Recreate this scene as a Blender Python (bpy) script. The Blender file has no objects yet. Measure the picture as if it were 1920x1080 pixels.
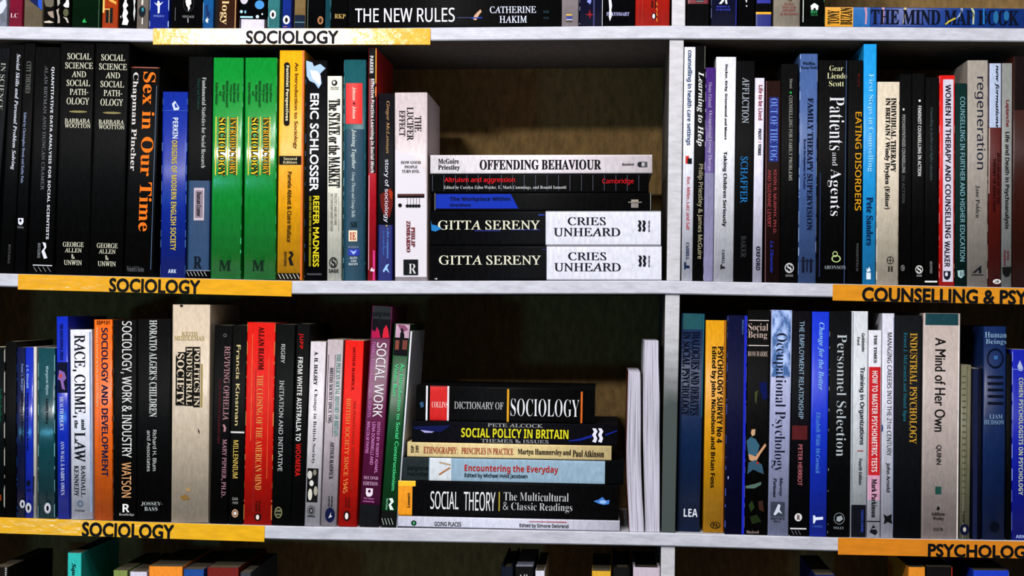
import bpy, math, random
from mathutils import Vector, Matrix
R = random.Random(7)
C = bpy.context.collection
sc = bpy.context.scene

# ------------------------------------------------------------------ camera, world, lights, exposure
ZC = 1.25                                    # height of the middle of the picture
CAM = Vector((0.10, -2.0, ZC - 0.02)); TGT = Vector((0, 0, ZC))
FPX = (CAM - TGT).length / 0.00055           # focal length in pixels of the 1920 wide frame
cam = bpy.data.cameras.new('camera'); cam.sensor_width = 36; cam.lens = FPX / 1920 * 36
co = bpy.data.objects.new('camera', cam); C.objects.link(co)
q = (TGT - CAM).to_track_quat('-Z', 'Y')
CR = q.to_matrix() @ Matrix.Rotation(math.radians(0.7), 3, 'Z')
co.matrix_world = Matrix.Translation(CAM) @ CR.to_4x4()
sc.camera = co
sc.view_settings.view_transform = 'Standard'; sc.view_settings.look = 'None'
sc.view_settings.gamma = 1; sc.view_settings.use_curve_mapping = False
sc.view_settings.exposure = 0.0
w = bpy.data.worlds.new('room_light'); sc.world = w; w.use_nodes = True
w.node_tree.nodes['Background'].inputs[0].default_value = (0.95, 0.95, 1, 1)
w.node_tree.nodes['Background'].inputs[1].default_value = 0.15
def lamp(name, loc, tgt, size, power, col, sy=None):
    l = bpy.data.lights.new(name, 'AREA'); l.energy = power; l.color = col; l.size = size
    if sy: l.shape = 'RECTANGLE'; l.size_y = sy
    o = bpy.data.objects.new(name, l); C.objects.link(o); o.location = loc
    o.rotation_euler = (Vector(tgt) - Vector(loc)).to_track_quat('-Z', 'Y').to_euler()
    return o
lamp('ceiling_lamp', (-0.62, -2.05, ZC + 0.86), (0.0, 0, ZC), 0.30, 31, (1, 0.97, 0.96), 0.08)
lamp('ceiling_lamp', (-0.15, -1.55, ZC + 1.5), (-0.1, 0, ZC), 0.5, 37, (1, 0.98, 0.98), 0.5)
lamp('ceiling_lamp', (0.55, -2.3, ZC + 1.25), (0.2, 0, ZC), 0.8, 8, (0.90, 0.93, 1), 0.3)
lamp('side_lamp', (-1.02, -2.0, ZC - 0.26), (-0.3, 0, ZC - 0.1), 0.14, 4.5, (0.16, 0.66, 1), 0.09)

def lin(h):
    h = h.lstrip('#'); v = [int(h[i:i+2], 16) / 255 for i in (0, 2, 4)]
    return tuple((x / 12.92 if x <= 0.04045 else ((x + 0.055) / 1.055) ** 2.4) for x in v) + (1,)

def PX(px, py, Y=0.0):                       # a point of the photograph on the upright plane at depth Y
    d = CR @ Vector(((px - 960) / FPX, (540 - py) / FPX, -1))
    return CAM + d * ((Y - CAM.y) / d.y)

# ------------------------------------------------------------------ materials
_m = {}
def mat(col, kind='cover'):
    key = (col, kind)
    if key in _m: return _m[key]
    m = bpy.data.materials.new(kind + '_' + col.lstrip('#')); m.use_nodes = True; _m[key] = m
    nt = m.node_tree; N = nt.nodes; L = nt.links; b = N['Principled BSDF']
    tc = N.new('ShaderNodeTexCoord')
    c = lin(col)
    if kind in ('cover', 'gloss', 'matt', 'ink'): c = tuple(x ** 1.13 for x in c[:3]) + (1,)   # fresh printing ink is deep in colour
    if kind == 'ink':
        b.inputs['Base Color'].default_value = c; b.inputs['Roughness'].default_value = 0.5
        b.inputs['Specular IOR Level'].default_value = 0.05
        return m
    no = N.new('ShaderNodeTexNoise'); mp = N.new('ShaderNodeMapping')
    L.new(tc.outputs['Object'], mp.inputs[0]); L.new(mp.outputs[0], no.inputs[0])
    ramp = N.new('ShaderNodeValToRGB'); L.new(no.outputs[0], ramp.inputs[0]); L.new(ramp.outputs[0], b.inputs['Base Color'])
    e = ramp.color_ramp.elements
    def cc(f, g=0): return tuple(min(1, x * f + g) for x in c[:3]) + (1,)
    bp = N.new('ShaderNodeBump'); L.new(bp.outputs[0], b.inputs['Normal'])
    n2 = N.new('ShaderNodeTexNoise'); L.new(n2.outputs[0], bp.inputs['Height'])
    m2 = N.new('ShaderNodeMapping'); L.new(tc.outputs['Object'], m2.inputs[0]); L.new(m2.outputs[0], n2.inputs[0])
    if kind in ('cover', 'matt', 'gloss'):
        mp.inputs['Scale'].default_value = (60, 60, 22); no.inputs['Detail'].default_value = 6; no.inputs['Roughness'].default_value = .7
        e[0].position = .3; e[0].color = cc(.78); e[1].position = .72; e[1].color = cc(1.12, .002)
        m2.inputs['Scale'].default_value = (300, 300, 35); bp.inputs['Strength'].default_value = .12; bp.inputs['Distance'].default_value = .0006
        dark = max(c[:3]) < .03
        b.inputs['Roughness'].default_value = .55 if dark else {'cover': .36, 'gloss': .22, 'matt': .6}[kind]
        b.inputs['Specular IOR Level'].default_value = .05 if dark else {'cover': .3, 'gloss': .6, 'matt': .12}[kind]
    elif kind == 'sky':
        mp.inputs['Scale'].default_value = (28, 28, 16); no.inputs['Detail'].default_value = 3
        e[0].position = .4; e[0].color = cc(.55); e[1].position = .62; e[1].color = tuple(.35 + .65 * x for x in cc(1.6)[:3]) + (1,)
        b.inputs['Roughness'].default_value = .4
    elif kind == 'board':
        mp.inputs['Scale'].default_value = (9, 9, 30); no.inputs['Detail'].default_value = 8; no.inputs['Roughness'].default_value = .75
        e[0].position = .33; e[0].color = cc(.74); e[1].position = .62; e[1].color = cc(1.04)
        m2.inputs['Scale'].default_value = (200, 200, 200); bp.inputs['Strength'].default_value = .15; bp.inputs['Distance'].default_value = .0004
        b.inputs['Roughness'].default_value = .5
    elif kind == 'back':
        mp.inputs['Scale'].default_value = (30, 30, 12); no.inputs['Detail'].default_value = 9; no.inputs['Roughness'].default_value = .8
        e[0].position = .3; e[0].color = cc(.45); e[1].position = .7; e[1].color = cc(1.3)
        m2.inputs['Scale'].default_value = (90, 90, 60); bp.inputs['Strength'].default_value = .3; bp.inputs['Distance'].default_value = .001
        b.inputs['Roughness'].default_value = .8; b.inputs['Specular IOR Level'].default_value = .1
    elif kind in ('pages', 'pages_flat'):
        s = (1400, 6, 3) if kind == 'pages' else (3, 6, 1400)
        mp.inputs['Scale'].default_value = s; no.inputs['Detail'].default_value = 3
        e[0].position = .3; e[0].color = cc(.45); e[1].position = .6; e[1].color = cc(1.0)
        m2.inputs['Scale'].default_value = s; bp.inputs['Strength'].default_value = .5; bp.inputs['Distance'].default_value = .0004
        b.inputs['Roughness'].default_value = .8; b.inputs['Specular IOR Level'].default_value = .1
    elif kind == 'sign':
        mp.inputs['Scale'].default_value = (12, 12, 40); no.inputs['Detail'].default_value = 5
        e[0].position = .3; e[0].color = cc(.86); e[1].position = .75; e[1].color = cc(1.1)
        m2.inputs['Scale'].default_value = (18, 18, 40); n2.inputs['Detail'].default_value = 5; bp.inputs['Strength'].default_value = .2; bp.inputs['Distance'].default_value = .0012
        b.inputs['Roughness'].default_value = .13; b.inputs['Specular IOR Level'].default_value = .4
    return m

# ------------------------------------------------------------------ mesh helpers
def mesh(name, vs, fs, m, parent=None, smooth=False):
    me = bpy.data.meshes.new(name); me.from_pydata([tuple(v) for v in vs], [], fs); me.update()
    if m: me.materials.append(m)
    if smooth:
        for p in me.polygons: p.use_smooth = True
    o = bpy.data.objects.new(name, me); C.objects.link(o)
    if parent: o.parent = parent
    return o
def boxv(x0, x1, y0, y1, z0, z1):
    vs = [(x, y, z) for x in (x0, x1) for y in (y0, y1) for z in (z0, z1)]
    return vs, [(0, 1, 3, 2), (4, 6, 7, 5), (0, 4, 5, 1), (2, 3, 7, 6), (0, 2, 6, 4), (1, 5, 7, 3)]
def bevbox(name, x0, x1, y0, y1, z0, z1, m, parent=None, bv=.0012):
    vs, fs = boxv(x0, x1, y0, y1, z0, z1)
    o = mesh(name, vs, fs, m, parent)
    b = o.modifiers.new('b', 'BEVEL'); b.width = bv; b.segments = 2
    return o
def empty(name, mw, label, cat, group=None):
    o = bpy.data.objects.new(name, None); C.objects.link(o); o.matrix_world = mw; o.empty_display_size = .02
    o['label'] = label; o['category'] = cat
    if group: o['group'] = group
    return o

# ------------------------------------------------------------------ lettering
FD = bpy.utils.resource_path('LOCAL') + '/datafiles/fonts/'
try: FMATH = bpy.data.fonts.load(FD + 'NotoSansMath-Regular.woff2')
except Exception: FMATH = None
FB = {'S': (0x1D400, 0x1D41A, 0x1D7CE), 's': (0x1D400, 0x1D41A, 0x1D7CE), 'q': (0x1D400, 0x1D41A, 0x1D7CE), 'i': (0x1D434, 0x1D44E, None), 'I': (0x1D468, 0x1D482, 0x1D7CE),
      'N': (0x1D5D4, 0x1D5EE, 0x1D7EC), 'n': (65, 97, None)}
def uni(s, f):
    if f == 'q': f = 'i' if s.upper() == s else 's'
    if f == 'l': f = 'n'
    if f not in FB or FMATH is None: return s
    A, a, d = FB[f]; r = ''
    for ch in s:
        if 'A' <= ch <= 'Z': r += chr(A + ord(ch) - 65)
        elif 'a' <= ch <= 'z': r += chr(0x210E) if (f == 'i' and ch == 'h') else chr(a + ord(ch) - 97)
        elif '0' <= ch <= '9' and d: r += chr(d + ord(ch) - 48)
        else: r += ch
    return r
jobs = []
def text_job(s, f, m, name, parent, place):
    wide = f.endswith('+'); f = f.rstrip('+')
    cu = bpy.data.curves.new('t', 'FONT'); cu.body = uni(s, f); cu.resolution_u = 3
    if (f in FB or f == 'l') and FMATH: cu.font = FMATH
    caps = f == 'q' and s.upper() == s
    if caps: cu.shear = -.27                 # the slanted light serif capitals stood upright
    rgb = m.node_tree.nodes['Principled BSDF'].inputs['Base Color'].default_value; lum = (rgb[0] + rgb[1] + rgb[2]) / 3
    cu.offset = -.009 if (f == 's' and lum > .3) or (f == 'q' and not caps) else 0
    emb = {'G': .036, 'h': .022, 'n': .006, 'i': .010, 'm': .010}.get(f, 0) + (.011 if lum < .06 and f not in 'Gql' else 0) + ((.014 if lum < .06 else .008) if caps else 0) + (.045 if wide else 0)
    ob = bpy.data.objects.new('t', cu); C.objects.link(ob)
    jobs.append((ob, m, name, parent, place, emb))
def run_text_jobs():
    bpy.context.view_layer.update()
    dg = bpy.context.evaluated_depsgraph_get()
    done = []
    for ob, m, name, parent, place, emb in jobs:
        me = bpy.data.meshes.new_from_object(ob.evaluated_get(dg))
        done.append((ob, me, m, name, parent, place, emb))
    for ob, me, m, name, parent, place, emb in done:
        cu = ob.data; bpy.data.objects.remove(ob); bpy.data.curves.remove(cu)
        if not me.vertices: continue
        xs = [v.co.x for v in me.vertices]; ys = [v.co.y for v in me.vertices]
        x0, x1, y0, y1 = min(xs), max(xs), min(ys), max(ys)
        if emb:                              # heavier weight: the same outlines struck again a hair to each side
            sh = [(0, 0), (emb, 0), (-emb, 0)] if emb < .015 else [(0, 0), (emb, 0), (-emb, 0), (0, emb), (0, -emb), (emb * .7, emb * .7), (-emb * .7, emb * .7), (emb * .7, -emb * .7), (-emb * .7, -emb * .7)]
            base = [v.co.copy() for v in me.vertices]; pf = [tuple(p.vertices) for p in me.polygons]; nb = len(base)
            me = bpy.data.meshes.new(name)
            me.from_pydata([(c.x + a, c.y + b, i * .000004) for i, (a, b) in enumerate(sh) for c in base], [], [tuple(q_ + i * nb for q_ in f_) for i in range(len(sh)) for f_ in pf])
            x0 -= emb; x1 += emb; y0 -= emb if len(sh) > 3 else 0; y1 += emb if len(sh) > 3 else 0
        for v in me.vertices:
            z_ = v.co.z if emb else 0
            p_ = place((v.co.x - x0) / max(1e-6, x1 - x0), (v.co.y - y0) / max(1e-6, y1 - y0)); v.co = (p_[0], p_[1] - z_, p_[2])
        me.materials.clear(); me.materials.append(m); me.name = name
        o = bpy.data.objects.new(name, me); C.objects.link(o); o.parent = parent

# print items, all in pixels of the current view (ox, oy, scale)
V = dict(A=(0, 70, 2.2035), B=(300, 70, 2.203), C=(560, 70, 2.2037), D=(780, 230, 3.272), E=(1250, 70, 2.204), F=(1480, 70, 2.204),
         G=(1690, 70, 2.204), H=(0, 560, 2.248), I=(300, 560, 2.25), J=(550, 560, 2.248), K=(730, 560, 2.077), L=(1250, 560, 2.25),
         M=(1480, 560, 2.25), N=(1690, 560, 2.078), a=(0, 0, 5.818), b=(300, 0, 5.647), c=(600, 0, 5.647), d=(900, 0, 5.647),
         e=(1200, 0, 5.647), f=(1500, 0, 4.571), g=(0, 980, 3.0), h=(900, 980, 3.0), k=(1500, 1000, 4.571), P=(0, 0, 1))
def T(s, f, c, x0, y0, x1, y1, r='v', n='lettering'): return ('t', s, f, c, x0, y0, x1, y1, r, n)
def P(c, x0, y0, x1, y1, n='panel', m='cover'): return ('p', c, x0, y0, x1, y1, n, m)
def TO(s, f, c, x0, y0, x1, y1, r='v', n='lettering', d=2.0): return [('t', s, f + '+', '#12120e', x0 - d, y0 - d, x1 + d, y1 + d, r, 'lettering_outline'), ('t', s, f, c, x0, y0, x1, y1, r, n)]
def O(c, x0, y0, x1, y1, n='emblem'): return ('o', c, x0, y0, x1, y1, n)
def RING(c, x0, y0, x1, y1, n='emblem', k=.72): return ('r', c, x0, y0, x1, y1, n, k)
def G(c, pts, n='picture'): return ('g', c, pts, n)
def W(c, side, dens=1.0, x=None): return ('w', c, side, dens)
def HASH(c, x0, y0, x1, y1, k=5):           # slanting hairlines
    s = (x1 - x0) / k; h = y1 - y0
    return [G(c, [(x0 + i * s, y0), (x0 + i * s + s * .14, y0), (x0 + i * s + s * .85, y1), (x0 + i * s + s * .7, y1)], 'hairline') for i in range(k)]

class Spine:
    """the spine face of one book: u runs right and v runs up on it, in metres"""
    def __init__(s, emp, org, ax, az, T_, L_, lying, bulge, r, Y, view):
        s.e = emp; s.org = org; s.ax = ax; s.az = az; s.T = T_; s.L = L_; s.ly = lying; s.bu = bulge; s.r = r; s.Y = Y; s.v = V[view]
        s.U = L_ if lying else T_; s.Vv = T_ if lying else L_; s.layer = 0
        s.mpp = (PX(961, 540, Y) - PX(960, 540, Y)).length
    def surf(s, a):
        a = min(max(a, 0), s.T); r = s.r; y = -s.bu * (1 - (2 * a / s.T - 1) ** 2)
        d = min(a, s.T - a)
        if d < r: y += r - math.sqrt(max(0, r * r - (r - d) ** 2))
        return y
    def loc(s, x, y):
        ox, oy, k = s.v; p = PX(ox + x / k, oy + y / k, s.Y) - s.org
        return p.dot(s.ax), p.dot(s.az)
    def fp(s, u, v, lift):
        u = min(max(u, 0), s.U); v = min(max(v, .0002), s.Vv - .0002); a = v if s.ly else u
        return (u, -s.bu * (1 - (2 * a / s.T - 1) ** 2) - lift, v)
    def pt(s, u, v, lift):
        u = min(max(u, 0), s.U); v = min(max(v, .0002), s.Vv - .0002)
        a = v if s.ly else u
        return (u, s.surf(a) - lift, v)
    def rect(s, x0, y0, x1, y1):
        ym = (y0 if y0 is not None else y1) if None in (y0, y1) else (y0 + y1) / 2
        if ym is None: ym = 0
        xm = (x0 if x0 is not None else x1) if None in (x0, x1) else (x0 + x1) / 2
        if xm is None: xm = 0
        sc_ = s.mpp / s.v[2]
        cx = s.loc(xm, ym)[0]; hw = 0 if None in (x0, x1) else (x1 - x0) / 2 * sc_
        u0 = 0 if x0 is None else cx - hw; u1 = s.U if x1 is None else cx + hw
        if x0 is None and x1 is None: ux = s.U / 2
        if None in (x0, x1):                 # vertical reference must be read on the spine itself
            vy = lambda y: s.vat(y)
        else:
            vy = lambda y: s.loc(xm, y)[1]
        v1 = s.Vv if y0 is None else vy(y0); v0 = 0 if y1 is None else vy(y1)
        return u0, v0, u1, v1
    def vat(s, y):
        # v on the spine's middle line at picture height y
        ox, oy, k = s.v; mid = s.org + s.ax * (s.U / 2)
        a = PX(960, oy + y / k, s.Y); b = PX(1200, oy + y / k, s.Y)
        t = (mid.x - a.x) / (b.x - a.x); z = a.z + (b.z - a.z) * t
        return (z - mid.z) / s.az.z
    def add(s, it):
        s.layer += 1; lift = .00012 + .00005 * min(s.layer, 14)
        k = it[0]
        if k == 't':
            _, txt, f, c, x0, y0, x1, y1, r, n = it
            u0, v0, u1, v1 = s.rect(x0, y0, x1, y1)
            def place(tx, ty):
                if r == 'v': u, v = u0 + ty * (u1 - u0), v1 - tx * (v1 - v0)
                elif r == 'u': u, v = u1 - ty * (u1 - u0), v0 + tx * (v1 - v0)
                else: u, v = u0 + tx * (u1 - u0), v0 + ty * (v1 - v0)
                return s.fp(u, v, lift + (.0009 if s.bu > .001 else .0003))
            text_job(txt, f, mat(c, 'ink'), n, s.e, place); return
        if k == 'p':
            _, c, x0, y0, x1, y1, n, mk_ = it
            u0, v0, u1, v1 = s.rect(x0, y0, x1, y1)
            u0 = max(u0, 0); u1 = min(u1, s.U); v0 = max(v0, .0002); v1 = min(v1, s.Vv - .0002)
            if s.ly: grid = [(u0, v0 + (v1 - v0) * i / 12) for i in range(13)]
            us = [u0 + (u1 - u0) * i / 14 for i in range(15)] if not s.ly else [u0, u1]
            vs_ = [v0, v1] if not s.ly else [v0 + (v1 - v0) * i / 14 for i in range(15)]
            vs = [s.pt(u, v, lift) for v in vs_ for u in us]; nu = len(us)
            fs = [(j * nu + i, j * nu + i + 1, (j + 1) * nu + i + 1, (j + 1) * nu + i) for j in range(len(vs_) - 1) for i in range(nu - 1)]
            mesh(n, vs, fs, mat(c, mk_), s.e, True); return
        if k == 'w':
            _, c, side, dens = it
            rr = random.Random(int(s.L * 1e6) + len(side)); vs = []; fs = []
            v = rr.uniform(0, .01)
            while v < s.Vv - .004:
                h = rr.uniform(.001, .012) * dens; h = min(h, s.Vv - .001 - v); wd = rr.uniform(.0002, .0008)
                us = (0, wd) if side == 'l' else (s.U - wd, s.U)
                e1, e2 = rr.uniform(.3, 1), rr.uniform(.3, 1)
                b = len(vs)
                mid = us[1] if side == 'l' else us[0]; out = us[0] if side == 'l' else us[1]
                vs += [s.pt(out, v, lift), s.pt(mid, v + h * .2 * e1, lift), s.pt(mid, v + h * (1 - .2 * e2), lift), s.pt(out, v + h, lift)]
                fs.append((b, b + 1, b + 2, b + 3)); v += h + rr.uniform(.001, .02) / dens
            mesh('worn_edge', vs, fs, mat(c, 'ink'), s.e); return
        if k in 'or':
            c, x0, y0, x1, y1, n = it[1:7]; u0, v0, u1, v1 = s.rect(x0, y0, x1, y1)
            cu, cv, ru, rv = (u0 + u1) / 2, (v0 + v1) / 2, (u1 - u0) / 2, (v1 - v0) / 2; q = 24
            ring = lambda f: [s.fp(cu + f * ru * math.cos(i * 2 * math.pi / q), cv + f * rv * math.sin(i * 2 * math.pi / q), lift + (.0005 if s.bu > .001 else .0001)) for i in range(q)]
            if k == 'o': mesh(n, ring(1), [tuple(range(q))], mat(c, 'ink'), s.e)
            else: mesh(n, ring(1) + ring(it[7]), [(i, (i + 1) % q, q + (i + 1) % q, q + i) for i in range(q)], mat(c, 'ink'), s.e)
            return
        if k == 'g':
            _, c, pts, n = it
            mesh(n, [s.fp(*s.loc(x, y), lift + .0001) for x, y in pts], [tuple(range(len(pts)))], mat(c, 'ink'), s.e)

def build_book(emp, T_, L_, D, col, hard, lying, bulge, r, pagecol, kind='cover'):
    c = .0022 if hard else .0004; ex = .003 if hard else .0003
    sw = (lambda a, y, b: (b, y, a)) if lying else (lambda a, y, b: (a, y, b))
    n = 12
    aa = [0] + [T_ * (.5 - .5 * math.cos(math.pi * i / n)) for i in range(n + 1)] + [T_]
    def surf(a):
        y = -bulge * (1 - (2 * a / T_ - 1) ** 2); d = min(a, T_ - a)
        if d < r: y += r - math.sqrt(max(0, r * r - (r - d) ** 2))
        return y
    out = [(0, D)] + [(a, surf(a)) for a in aa[1:-1]] + [(T_, D)]
    inn = []
    for a, y in out:
        ai = min(max(a, c), T_ - c)
        inn.append((ai, y if y == D else max(surf(a), surf(ai)) + c))
    k = len(out); vs = []
    for b in (0, L_):
        vs += [sw(a, y, b) for a, y in out] + [sw(a, y, b) for a, y in inn]
    fs = []
    for i in range(k - 1):
        fs += [(i, i + 1, 2 * k + i + 1, 2 * k + i), (k + i, 3 * k + i, 3 * k + i + 1, k + i + 1),
               (i, k + i, k + i + 1, i + 1), (2 * k + i, 2 * k + i + 1, 3 * k + i + 1, 3 * k + i)]
    fs += [(0, 2 * k, 3 * k, k), (k - 1, 2 * k - 1, 4 * k - 1, 3 * k - 1)]
    o = mesh('cover', vs, fs, mat(col, kind), emp)
    for i, p in enumerate(o.data.polygons):
        if i < 4 * (k - 1) and i % 4 == 0 and 0 < i // 4 < k - 2: p.use_smooth = True
    a0, a1 = c * 1.02, T_ - c * 1.02
    pv = [sw(a, y, b) for a in (a0, a1) for y in (max(0, r) + c + .0006, D - (.004 if hard else .0002)) for b in (ex, L_ - ex)]
    mesh('pages', pv, [(0, 1, 3, 2), (4, 6, 7, 5), (0, 4, 5, 1), (2, 3, 7, 6), (0, 2, 6, 4), (1, 5, 7, 3)], mat(pagecol, 'pages_flat' if lying else 'pages'), emp)

# ------------------------------------------------------------------ shelves (front edge lines read off the photograph)
YF = -0.004; YB = 0.235
SH = {0: [(-140, -428), (1000, -424), (2060, -420)],
      1: [(-140, 47), (0, 49), (300, 54), (600, 53.5), (810, 51.5), (1240, 48), (1560, 50), (1920, 53), (2060, 54)],
      2: [(-140, 509), (0, 512.5), (130, 516), (550, 526.5), (810, 526.5), (1240, 526), (1560, 532), (1920, 539.5), (2060, 542)],
      3: [(-140, 966), (0, 971), (300, 980), (550, 987), (850, 992), (1240, 999), (1560, 1008), (1920, 1014), (2060, 1017)],
      4: [(-140, 1440), (1000, 1462), (2060, 1486)]}
SHW = {k: [PX(x, y, YF) for x, y in v] for k, v in SH.items()}
def shz(row, x):
    p = SHW[row]
    for a, b in zip(p, p[1:]):
        if x <= b.x or b is p[-1]: return a.z + (b.z - a.z) * (x - a.x) / (b.x - a.x)
TH = 25 * .00055
CASE = empty('bookcase', Matrix.Translation((0, 0, 0)), 'pale grey painted bookcase with a dark back, holding all the books', 'bookcase')
XL = SHW[1][0].x; XR = SHW[1][-1].x
def shelf(row):
    xs = [XL] + [p.x for p in SHW[row][1:-1]] + [XR]
    vs = []; n = len(xs); b = .0012
    for x in xs:
        z = shz(row, x)
        vs += [(x, YF + b, z), (x, YF, z - b), (x, YF, z - TH + b), (x, YF + b, z - TH), (x, YB, z - TH), (x, YB, z)]
    fs = [tuple(6 * i + q for q in (j, (j + 1) % 6)) + tuple(6 * (i + 1) + q for q in ((j + 1) % 6, j)) for i in range(n - 1) for j in range(6)]
    fs += [tuple(range(6)), tuple(range(6 * n - 1, 6 * n - 7, -1))]
    o = mesh('shelf_board', vs, fs, mat('#c2c2cc', 'board'), CASE)
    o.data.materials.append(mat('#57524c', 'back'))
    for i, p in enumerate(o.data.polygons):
        if i < (n - 1) * 6 and i % 6 in (3, 4): p.material_index = 1   # darker underside and rear
for r_ in SH: shelf(r_)
def upright(xlt, xrt, yt, xlb, xrb, yb, rt, rb, m_=None):
    a, b, c_, d = PX(xlt, yt, 0), PX(xrt, yt, 0), PX(xlb, yb, 0), PX(xrb, yb, 0)
    def at(p, q, z): return p.x + (q.x - p.x) * (z - p.z) / (q.z - p.z)
    zt = shz(rt, a.x) - TH; zb = shz(rb, c_.x); vs = []
    for z in (zb, zt):
        x0, x1 = at(a, c_, z), at(b, d, z)
        for x in (x0, x1):
            zz = (shz(rb, x) if z == zb else shz(rt, x) - TH)
            vs += [(x, -.001, zz), (x, YB - .001, zz)]
    o = mesh('upright', vs, [(0, 2, 3, 1), (4, 5, 7, 6), (0, 4, 6, 2), (1, 3, 7, 5), (0, 1, 5, 4), (2, 6, 7, 3)], m_ or mat('#c6c4c8', 'board'), CASE)
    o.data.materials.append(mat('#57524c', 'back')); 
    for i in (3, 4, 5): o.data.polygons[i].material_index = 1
    m = o.modifiers.new('b', 'BEVEL'); m.width = .001; m.segments = 2
upright(1263, 1288, -380, 1259, 1285, 47, 0, 1)
upright(1255, 1282.5, 75, 1249.5, 1275.5, 525, 1, 2)
def painted_sheen():                                 # a reflection gradient painted into the upright's colour, pale above and dark below
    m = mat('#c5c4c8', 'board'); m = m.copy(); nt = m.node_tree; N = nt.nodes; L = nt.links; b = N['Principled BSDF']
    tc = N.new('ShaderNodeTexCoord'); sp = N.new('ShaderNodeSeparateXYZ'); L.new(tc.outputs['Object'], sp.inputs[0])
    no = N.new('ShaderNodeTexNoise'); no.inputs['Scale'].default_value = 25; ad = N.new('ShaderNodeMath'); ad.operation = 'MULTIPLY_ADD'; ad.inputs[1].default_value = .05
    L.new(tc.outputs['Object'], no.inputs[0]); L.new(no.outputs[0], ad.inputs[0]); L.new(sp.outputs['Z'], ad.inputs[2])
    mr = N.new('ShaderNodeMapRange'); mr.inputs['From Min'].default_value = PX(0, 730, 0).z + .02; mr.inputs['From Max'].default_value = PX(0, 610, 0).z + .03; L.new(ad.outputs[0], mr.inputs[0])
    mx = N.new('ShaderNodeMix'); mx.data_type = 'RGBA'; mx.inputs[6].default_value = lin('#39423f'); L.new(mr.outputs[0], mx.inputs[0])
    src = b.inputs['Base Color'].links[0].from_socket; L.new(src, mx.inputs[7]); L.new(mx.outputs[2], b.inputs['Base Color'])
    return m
upright(1247, 1275, 553, 1240, 1266, 998, 2, 3, painted_sheen())
upright(1239, 1266, 1024, 1234, 1261, 1460, 3, 4)
bevbox('side_panel', XL - .018, XL, YF, YB + .006, 0, shz(0, XL) + .01, mat('#c2c2cc', 'board'), CASE)
bevbox('side_panel', XR, XR + .018, YF, YB + .006, 0, shz(0, XR) + .01, mat('#c2c2cc', 'board'), CASE)
mesh('back_panel', *boxv(XL, XR, YB, YB + .006, 0, shz(0, 0)), mat('#7c633c', 'back'), CASE)
wl = mesh('wall_back', *boxv(-3, 3, YB + .008, YB + .1, 0, 3.0), mat('#8c8880', 'board')); wl['kind'] = 'structure'
ce = mesh('ceiling', *boxv(-3, 3, -4, YB + .1, 3.0, 3.05), mat('#a09c98', 'board')); ce['kind'] = 'structure'
fl = mesh('floor', *boxv(-3, 3, -4, 1.0, -.05, 0), mat('#4a4640', 'board')); fl['kind'] = 'structure'

# shelf signs
def sign(x0, x1, yt0, yt1, yb0, yb1, col, label, items, kick=0.0):
    Y = YF - .0012
    a, b, c_ = PX(x0, yt0, Y), PX(x1, yt1, Y), PX(x0, yb0, Y)
    ax = (b - a); ax.y = 0; Ln = ax.length; ax.normalize(); az = Vector((-ax.z, 0, ax.x)); H = (a.z - c_.z)
    mw = Matrix(((ax.x, 0, az.x, c_.x), (0, 1, 0, Y), (ax.z, 0, az.z, c_.z), (0, 0, 0, 1)))
    e_ = empty('shelf_sign', mw, label, 'sign', 'yellow subject signs on the shelf edges')
    bevbox('strip', 0, Ln, 0, .001, 0, H, mat(col, 'sign'), e_, .0003)
    s = Spine(e_, Vector(mw.translation), ax, az, H, Ln, True, 0, 0, Y, 'P')
    for it in items: s.add(it)
    if kick:                                 # the strip's lower edge stands off the shelf, its face turned a little upwards
        e_.matrix_world = Matrix.Translation(az * H) @ mw @ Matrix.Rotation(math.radians(-kick), 4, 'X') @ Matrix.Translation((0, 0, -H))
sign(287, 807, 53, 53, 84, 84.5, '#e8a414', 'yellow subject sign with strong glare on the top shelf edge', [T('SOCIOLOGY', 'G', '#1a1a20', 460, 57, 636, 83, 'h')], 4.0)
sign(33, 546.5, 514, 527, 543, 557.5, '#e0a01a', 'yellow subject sign under the black books on the middle shelf edge', [T('SOCIOLOGY', 'G', '#15161a', 203, 523, 377, 550, 'h')])
sign(-120, 495.5, 966, 986, 996, 1018.5, '#e8ac18', 'yellow subject sign at the left end of the lower shelf edge', [T('SOCIOLOGY', 'G', '#15161a', 152, 981, 328, 1009, 'h')])
sign(1561, 2052, 533, 543, 563.5, 574, '#d88c1c', 'amber subject sign with an ampersand on the middle shelf edge', [T('COUNSELLING & PSY', 'G', '#15161a', 1619, 541, 1922, 569, 'h'), T('CHOTHERAPY', 'G', '#15161a', 1926, 544, 2045, 571, 'h')])
sign(1571, 2052, 1008, 1018, 1040, 1050, '#d8821a', 'orange subject sign at the right end of the lower shelf edge', [T('PSYCHOLOGY', 'G', '#15161a', 1742, 1021, 1942, 1046, 'h')])

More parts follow.
